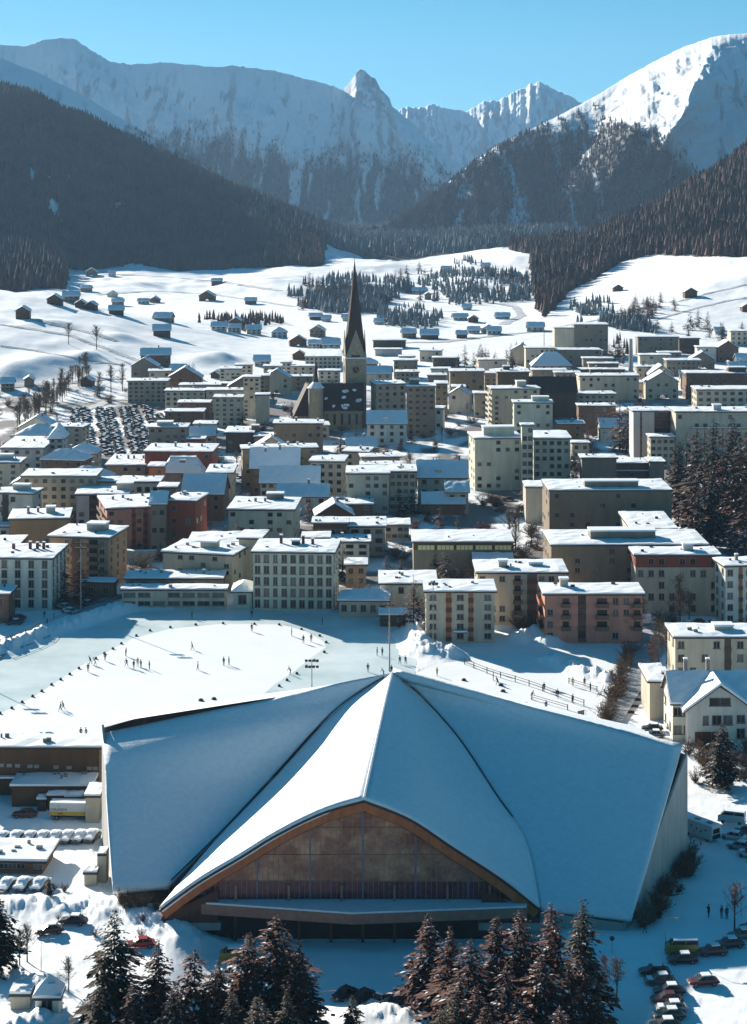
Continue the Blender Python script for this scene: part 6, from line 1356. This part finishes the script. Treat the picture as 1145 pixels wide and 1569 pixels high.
# parking marks beside the street
for k in range(8): px = 962+k*3.8; y_ = 1092-k*6.; 
for k in range(6):
    X, Y, z = GG(958+k*6.5, 1092-k*9.5); o = MB().box(-1.9, 1.9, -.22, .22, 0, .5).build('kerb_log', BARK, None, (X, Y, z+.02), math.radians(-14)); tag(o, 'dark log lying on the snow in the row between street and garage block', 'log', 'logs beside the street')
# truck and camper
def textobj(txt, size, m, parent, locn, rot, ext=.01):
    cu = bpy.data.curves.new('lettering', 'FONT'); cu.body = txt; cu.size = size; cu.extrude = ext; cu.align_x = 'CENTER'; o = bpy.data.objects.new('lettering', cu); COL.objects.link(o)
    me = bpy.data.meshes.new_from_object(o.evaluated_get(bpy.context.evaluated_depsgraph_get())); bpy.data.objects.remove(o); me.name = 'lettering'
    t = link('lettering', me, parent, m, locn); t.rotation_euler = rot; return t
WT = paint('white', PAINT['white']); YB = mat('yellow_band', (.50, .33, .04), .5)
X, Y, z = GG(76, 1258); tr = empty('delivery_truck', (X, Y, z), math.radians(-3)); tag(tr, 'white box truck with yellow band and dark lettering by the hall', 'truck')
bx = MB().box(0, 6.9, 0, 2.3, .9, 2.9).build('cargo_box', WT, tr); MB().box(-.02, 6.92, -.02, 2.32, .95, 1.55).build('yellow_band', YB, bx); MB().box(0.03, 6.87, .03, 2.27, 2.903, 3.1).build('box_snow', RSNOW, bx)
textobj('CALANDA', .62, FRAMED, bx, (1.6, -.03, 1.72), (math.pi/2, 0, 0)); textobj('BIER', .46, FRAMED, bx, (1.9, -.05, 1.05), (math.pi/2, 0, 0)); textobj('*', .7, METAL, bx, (1.5, -.03, 2.15), (math.pi/2, 0, 0))
cb = MB().box(7.05, 8.4, .1, 2.2, .5, 2.2).build('cab', paint('silver', PAINT['silver']), tr); MB().box(7.3, 8.42, .06, 2.24, 1.45, 2.0).build('cab_window', GLASS, cb)
MB().box(0, 8.2, .6, 1.7, .45, .89).build('chassis', BLACK, tr)
for x in (1.2, 7.4):
    for y in (.15, 2.15): w = link('wheel', CARP['car']['wheel'], tr, None, (x, y, .42)); w.scale = (1.3, 1.3, 1.3); link('rim', CARP['car']['rim'], w)
X, Y, z = GG(1098, 1292); cp = empty('camper_van', (X, Y, z), math.radians(128)); tag(cp, 'white camper van with coloured stickers parked right of the hall', 'camper van')
bx = MB().box(0, 5.6, -1.1, 1.1, .55, 2.75).build('living_box', WT, cp); MB().box(.05, 5.55, -1.05, 1.05, 2.753, 2.9).build('box_snow', RSNOW, bx)
MB().box(1., 1.8, -.4, .4, 2.904, 3.1).build('roof_hatch', METAL, bx); MB().box(3.6, 4.6, -.3, .4, 2.904, 3.0).build('roof_hatch', GLASS, bx)
for i, (x, zz, c) in enumerate(((4.6, 1.9, 'red'), (3.4, 1.7, 'navy'), (2.4, 1.5, 'green'), (1.4, 1.9, 'red'), (3.9, 1.1, 'silver'))): MB().tube([(x, 1.09, zz), (x, 1.12, zz)], .2, 10).build('sticker', paint(c, PAINT[c]), bx)
MB().box(-.02, .03, -.8, .8, 1.5, 2.3).build('rear_window', GLASS, bx); MB().box(-.03, .03, -.95, .95, .62, 1.35).build('rear_grille', BLACK, bx)
cb = MB().box(5.62, 6.6, -1., 1., .5, 1.7).build('cab', WT, cp); MB().box(5.8, 6.62, -.96, .96, 1.702, 2.1).build('windscreen', GLASS, cb)
for x in (1.2, 5.5):
    for y in (-.95, .95): w = link('wheel', CARP['car']['wheel'], cp, None, (x, y, .38)); w.scale = (1.15, 1.15, 1.15); link('rim', CARP['car']['rim'], w)
X, Y, z = GG(966, 960); tr = empty('delivery_truck', (X, Y, z), math.radians(2)); tag(tr, 'white lorry with snowy roof between the pink and the cream block', 'truck')
bx = MB().box(0, 5.2, 0, 2.2, .8, 2.6).build('cargo_box', WT, tr); MB().box(0, 5.2, 0, 2.2, 2.603, 2.85).build('box_snow', RSNOW, bx); cb = MB().box(5.3, 6.5, .1, 2.1, .5, 2.0).build('cab', WT, tr); MB().box(5.5, 6.52, .06, 2.14, 1.3, 1.85).build('cab_window', GLASS, cb)
for x in (1.2, 5.9):
    for y in (.15, 2.05): link('wheel', CARP['car']['wheel'], tr, None, (x, y, .4))
# ------------------------------------------------------------------ people
SKIN = mat('skin', (.45, .27, .19), .6)
JK = {c: mat('jacket_'+c, v, .85) for c, v in dict(black=(.02,.02,.022), red=(.45,.03,.025), navy=(.03,.04,.10), brown=(.13,.07,.04), yellow=(.5,.32,.05), grey=(.13,.13,.14), green=(.04,.10,.06), white=(.5,.5,.5)).items()}
def person_mesh(pose):
    """one continuous body grown along a skeleton"""
    lean, stride, arm = pose
    J = {}; E = []
    hip = Vector((0, 0, .93-.06*abs(stride)))
    def add(n, p, r, par=None): J[n] = (Vector(p), r); E.append((par, n)) if par else None
    add('pel', hip, .135); ch_ = hip+Vector((lean*.30, 0, .42-abs(lean)*.10)); add('waist', hip.lerp(ch_, .4), .115, 'pel'); add('chest', ch_, .145, 'waist')
    nk = ch_+Vector((lean*.10, 0, .14)); add('neck', nk, .055, 'chest'); add('jaw', nk+Vector((lean*.04+.01, 0, .08)), .075, 'neck'); add('head', nk+Vector((lean*.06+.015, 0, .17)), .095, 'jaw'); add('crown', nk+Vector((lean*.06, 0, .25)), .06, 'head')
    for s_ in (-1, 1):
        sh = ch_+Vector((0, s_*.19, .05)); add(f'sh{s_}', sh, .07, 'chest'); sw = arm*s_
        el = sh+Vector((sw*.18-.02, s_*.06, -.27)); add(f'el{s_}', el, .05, f'sh{s_}'); wr = el+Vector((sw*.16+.06, s_*.01, -.22)); add(f'wr{s_}', wr, .034, f'el{s_}'); add(f'hd{s_}', wr+Vector((.03, 0, -.09)), .038, f'wr{s_}')
        hp = hip+Vector((0, s_*.10, -.06)); add(f'hp{s_}', hp, .10, 'pel'); st = stride*s_
        kn = hp+Vector((st*.22+.05*abs(stride), s_*.02, -.40)); add(f'kn{s_}', kn, .065, f'hp{s_}'); an = Vector((st*.42-.02, s_*(.12+.03*abs(stride)), .09)); add(f'an{s_}', an, .045, f'kn{s_}'); add(f'toe{s_}', an+Vector((.17, 0, -.045)), .04, f'an{s_}')
    names = list(J); idx = {n: i for i, n in enumerate(names)}
    me = bpy.data.meshes.new('p'); me.from_pydata([tuple(J[n][0]) for n in names], [(idx[a], idx[b]) for a, b in E], []); o = bpy.data.objects.new('p', me); COL.objects.link(o)
    sk = o.modifiers.new('s', 'SKIN')
    for n in names: v = me.skin_vertices[0].data[idx[n]]; v.radius = (J[n][1], J[n][1]); v.use_root = (n == 'pel')
    sb = o.modifiers.new('b', 'SUBSURF'); sb.levels = 1; sb.render_levels = 1
    out_ = bpy.data.meshes.new_from_object(o.evaluated_get(bpy.context.evaluated_depsgraph_get())); bpy.data.objects.remove(o); out_.name = 'person'; out_.materials.clear()
    for k in range(4): out_.materials.append([SKIN, JK['black'], JK['navy'], BLACK][k])
    zn = J['neck'][0].z+.03
    for p in out_.polygons:
        c = p.center; p.use_smooth = True
        p.material_index = 0 if c.z > zn+.02 else (3 if c.z < .12 else (1 if (c.z > .88 or abs(c.y) > .235) else 2))
    hat = MB(); h = J['head'][0]; n = 10
    for k, (dz, r_) in enumerate(((.0, .108), (.06, .107), (.11, .085), (.145, .04))): hat.v += [(h.x-.01+r_*math.cos(6.283*i/n), h.y+r_*math.sin(6.283*i/n), h.z+dz) for i in range(n)]
    for k in range(3):
        for i in range(n): hat.f.append((k*n+i, k*n+(i+1) % n, (k+1)*n+(i+1) % n, (k+1)*n+i)); hat.mi.append(0)
    hat.f.append(tuple(3*n+i for i in range(n))); hat.mi.append(0)
    nose = MB(); q = J['head'][0]; nose.box(q.x+.085, q.x+.115, -.012, .012, q.z-.045, q.z-.005)
    hm_ = hat.mesh('woolly_hat'); hm_.materials.append(JK['red']); return out_, hm_
POSES = [person_mesh(p) for p in ((.05, 0., .0), (.35, .9, .8), (.8, .6, -.9), (.12, .55, .5))]
def person(label, px, py, pose, jc, tc_='navy', face=None, hat='black', group=None, k=1.):
    X, Y, z = surf(px, py); me, hm_ = POSES[pose]; o = link('person', me, None, None, (X, Y, z), math.radians(face if face is not None else random.uniform(0, 360))); o.scale = (k, k, k)
    for i, m_ in ((1, JK[jc]), (2, JK[tc_])): o.material_slots[i].link = 'OBJECT'; o.material_slots[i].material = m_
    h = link('woolly_hat', hm_, o); h.material_slots[0].link = 'OBJECT'; h.material_slots[0].material = JK[hat]
    tag(o, label, 'person', group); return o
PP = person
PP('skater in black alone in the open middle of the big rink', 295, 996, 1, 'black', 'black', 200, k=1.15)
for k, (px, py, jc, ps, lb) in enumerate((
 (193,1006,'black',0,'skater in black at the back left of the group on the big rink'), (194,1022,'grey',1,'grey skater at the front left of the group on the big rink'), (205,1025,'navy',0,'navy skater left beside the one in yellow'), (211,1021,'yellow',0,'skater in yellow in the middle of the group'), (216,1024,'brown',0,'brown dressed skater right beside the one in yellow'), (229,1026,'black',0,'dark skater right end of the group on the big rink'),
 (161,1013,'black',0,'skater in black just inside the markers, right of the bent one'), (139,1018,'black',2,'bent dark skater among the markers on the left'), (146,1020,'navy',2,'navy skater close behind the bent one at the markers'), (135,1030,'black',0,'skater in black below the bent one near the markers'),
 (303,1027,'grey',3,'grey skater gliding right of the rink middle'), (343,1020,'black',0,'left one of the two dark skaters standing side by side'), (351,1020,'navy',0,'right one of the two dark skaters standing side by side'),
 (386,968,'black',0,'skater in black at the back edge of the lit ice'), (447,975,'grey',0,'grey dressed skater left of the red one'), (465,986,'black',0,'tall skater in black left of the red jacket'), (477,984,'red',0,'skater in a red jacket at the right end of the infield'), (445,1034,'black',2,'crouching skater in black near the floodlight post'),
 (564,1030,'black',0,'person in black walking on the ice behind the roof peak'), (578,1005,'black',0,'left one of the pair at the right end of the track'), (586,1005,'grey',0,'right one of the pair at the right end of the track'),
 (92,1090,'black',1,'left skater of the couple low on the big rink'), (97,1088,'brown',1,'right skater of the couple low on the big rink'), (124,1130,'black',3,'left walker at the near board of the big rink'), (132,1130,'grey',3,'right walker at the near board of the big rink'),
 (294,948,'green',0,'skater in the shade at the back of the ice track'), (386,946,'black',0,'dark skater in the shaded strip before the mint hotel'), (494,958,'black',0,'skater in the shade at the right back of the track'), (613,1018,'black',3,'person in black by the snow bank between the rinks'), (622,1018,'navy',2,'bent person in navy by the snow bank between the rinks'),
 (600,1033,'black',0,'person at the foot of the tall slim mast'), (588,1036,'brown',2,'person sitting low behind the roof peak'),
 (670,1036,'yellow',3,'player in yellow at the back left of the small rink'), (763,1050,'black',2,'player bent over in the middle of the small rink'), (756,1043,'grey',0,'player in grey at the back of the small rink'),
 (834,1060,'black',0,'player in black at the diagonal rail'), (855,1070,'black',0,'tall player in black at the middle of the diagonal rail'), (815,1072,'brown',2,'player in brown bent left of the near rail'), (837,1088,'navy',0,'player in navy at the near rail'), (878,1078,'black',0,'player in black at the right end of the diagonal rail'),
 (878,1052,'yellow',0,'person in yellow at the back rail of the small rink'), (896,1052,'green',0,'person in green at the back rail of the small rink'), (905,1060,'black',0,'person in black at the right end of the back rail'), (945,1078,'black',0,'person in black on the ploughed street'), (68,948,'black',0,'pedestrian in black on the shaded street at far left'),
 (1086,1406,'black',3,'left walker of the three at the lower right'), (1106,1408,'navy',0,'middle walker of the three at the lower right'), (1114,1409,'maroon' if 0 else 'brown',0,'right walker of the three at the lower right'), (988,1430,'black',3,'lone walker on the shaded path right of the hall'))):
    PP(lb, px, py, ps, jc, random.choice(('navy', 'black', 'grey')), None, random.choice(('black', 'red', 'navy')), None, 1.12)
# marker cushions along the inner edge of the track
ring = [(0,1094),(18,1086),(34,1077),(50,1068),(64,1060),(79,1050),(93,1042),(107,1034),(121,1025),(147,1010),(160,1002),(173,995),(186,987),(209,975),(230,967),(261,962),(300,958),(342,956),(390,957),(428,958),(462,965),(490,975),(500,985),(497,1000),(482,1013),(470,1022),(455,1033),(440,1043),(428,1052)]
cone = MB().tube([(0, 0, 0), (0, 0, .45)], [.38, .22], 10).mesh('track_marker'); cone.materials.append(FASCIA)
for px, py in ring: X, Y, z = surf(px, py); o = link('track_marker', cone, None, None, (X, Y, .035)); tag(o, 'small dark marker block on the inner edge of the ice track', 'marker', 'markers along the ice track')
for k, (px, py) in enumerate(((308,1074),(328,1072),(148,1131),(768,1051),(711,1043),(771,1060),(806,1080))): X, Y, z = surf(px, py); o = link('track_marker', cone, None, None, (X, Y, .045)); o.scale = (1.6, 1.2, 1); tag(o, 'dark puck shaped cushion lying on the open ice', 'cushion', 'cushions on the ice')
# gateside bits: snow boards, goal
fr = MB(); fr.tube([(-.9, 0, 0), (-.9, 0, 1.2), (.9, 0, 1.2), (.9, 0, 0)], .04, 6); X, Y, z = surf(893, 1098); gl = empty('hockey_goal', (X, Y, .03), .6); tag(gl, 'red goal frame at the near corner of the small rink', 'goal'); fr.build('goal_frame', WOODR, gl)
MB().box(-.9, .9, .5, .52, 0, 1.1).build('goal_net', FRAMEW, gl)
# ------------------------------------------------------------------ haze
hz = MB(); hz.box(-5200, 5200, -150, 9000, -14, 720); ho = hz.build('haze', None)
hm = bpy.data.materials.new('haze_air'); hm.use_nodes = True; t = hm.node_tree; t.nodes.clear()
pv = t.nodes.new('ShaderNodeVolumePrincipled'); pv.inputs['Color'].default_value = (.40, .66, 1.0, 1); pv.inputs['Density'].default_value = 3.6e-5; pv.inputs['Anisotropy'].default_value = .2
out = t.nodes.new('ShaderNodeOutputMaterial'); t.links.new(pv.outputs[0], out.inputs['Volume']); ho.data.materials.append(hm)
tag(ho, 'thin blue winter haze filling the valley air', None, None, 'stuff')
print('OBJECTS', len(bpy.data.objects))
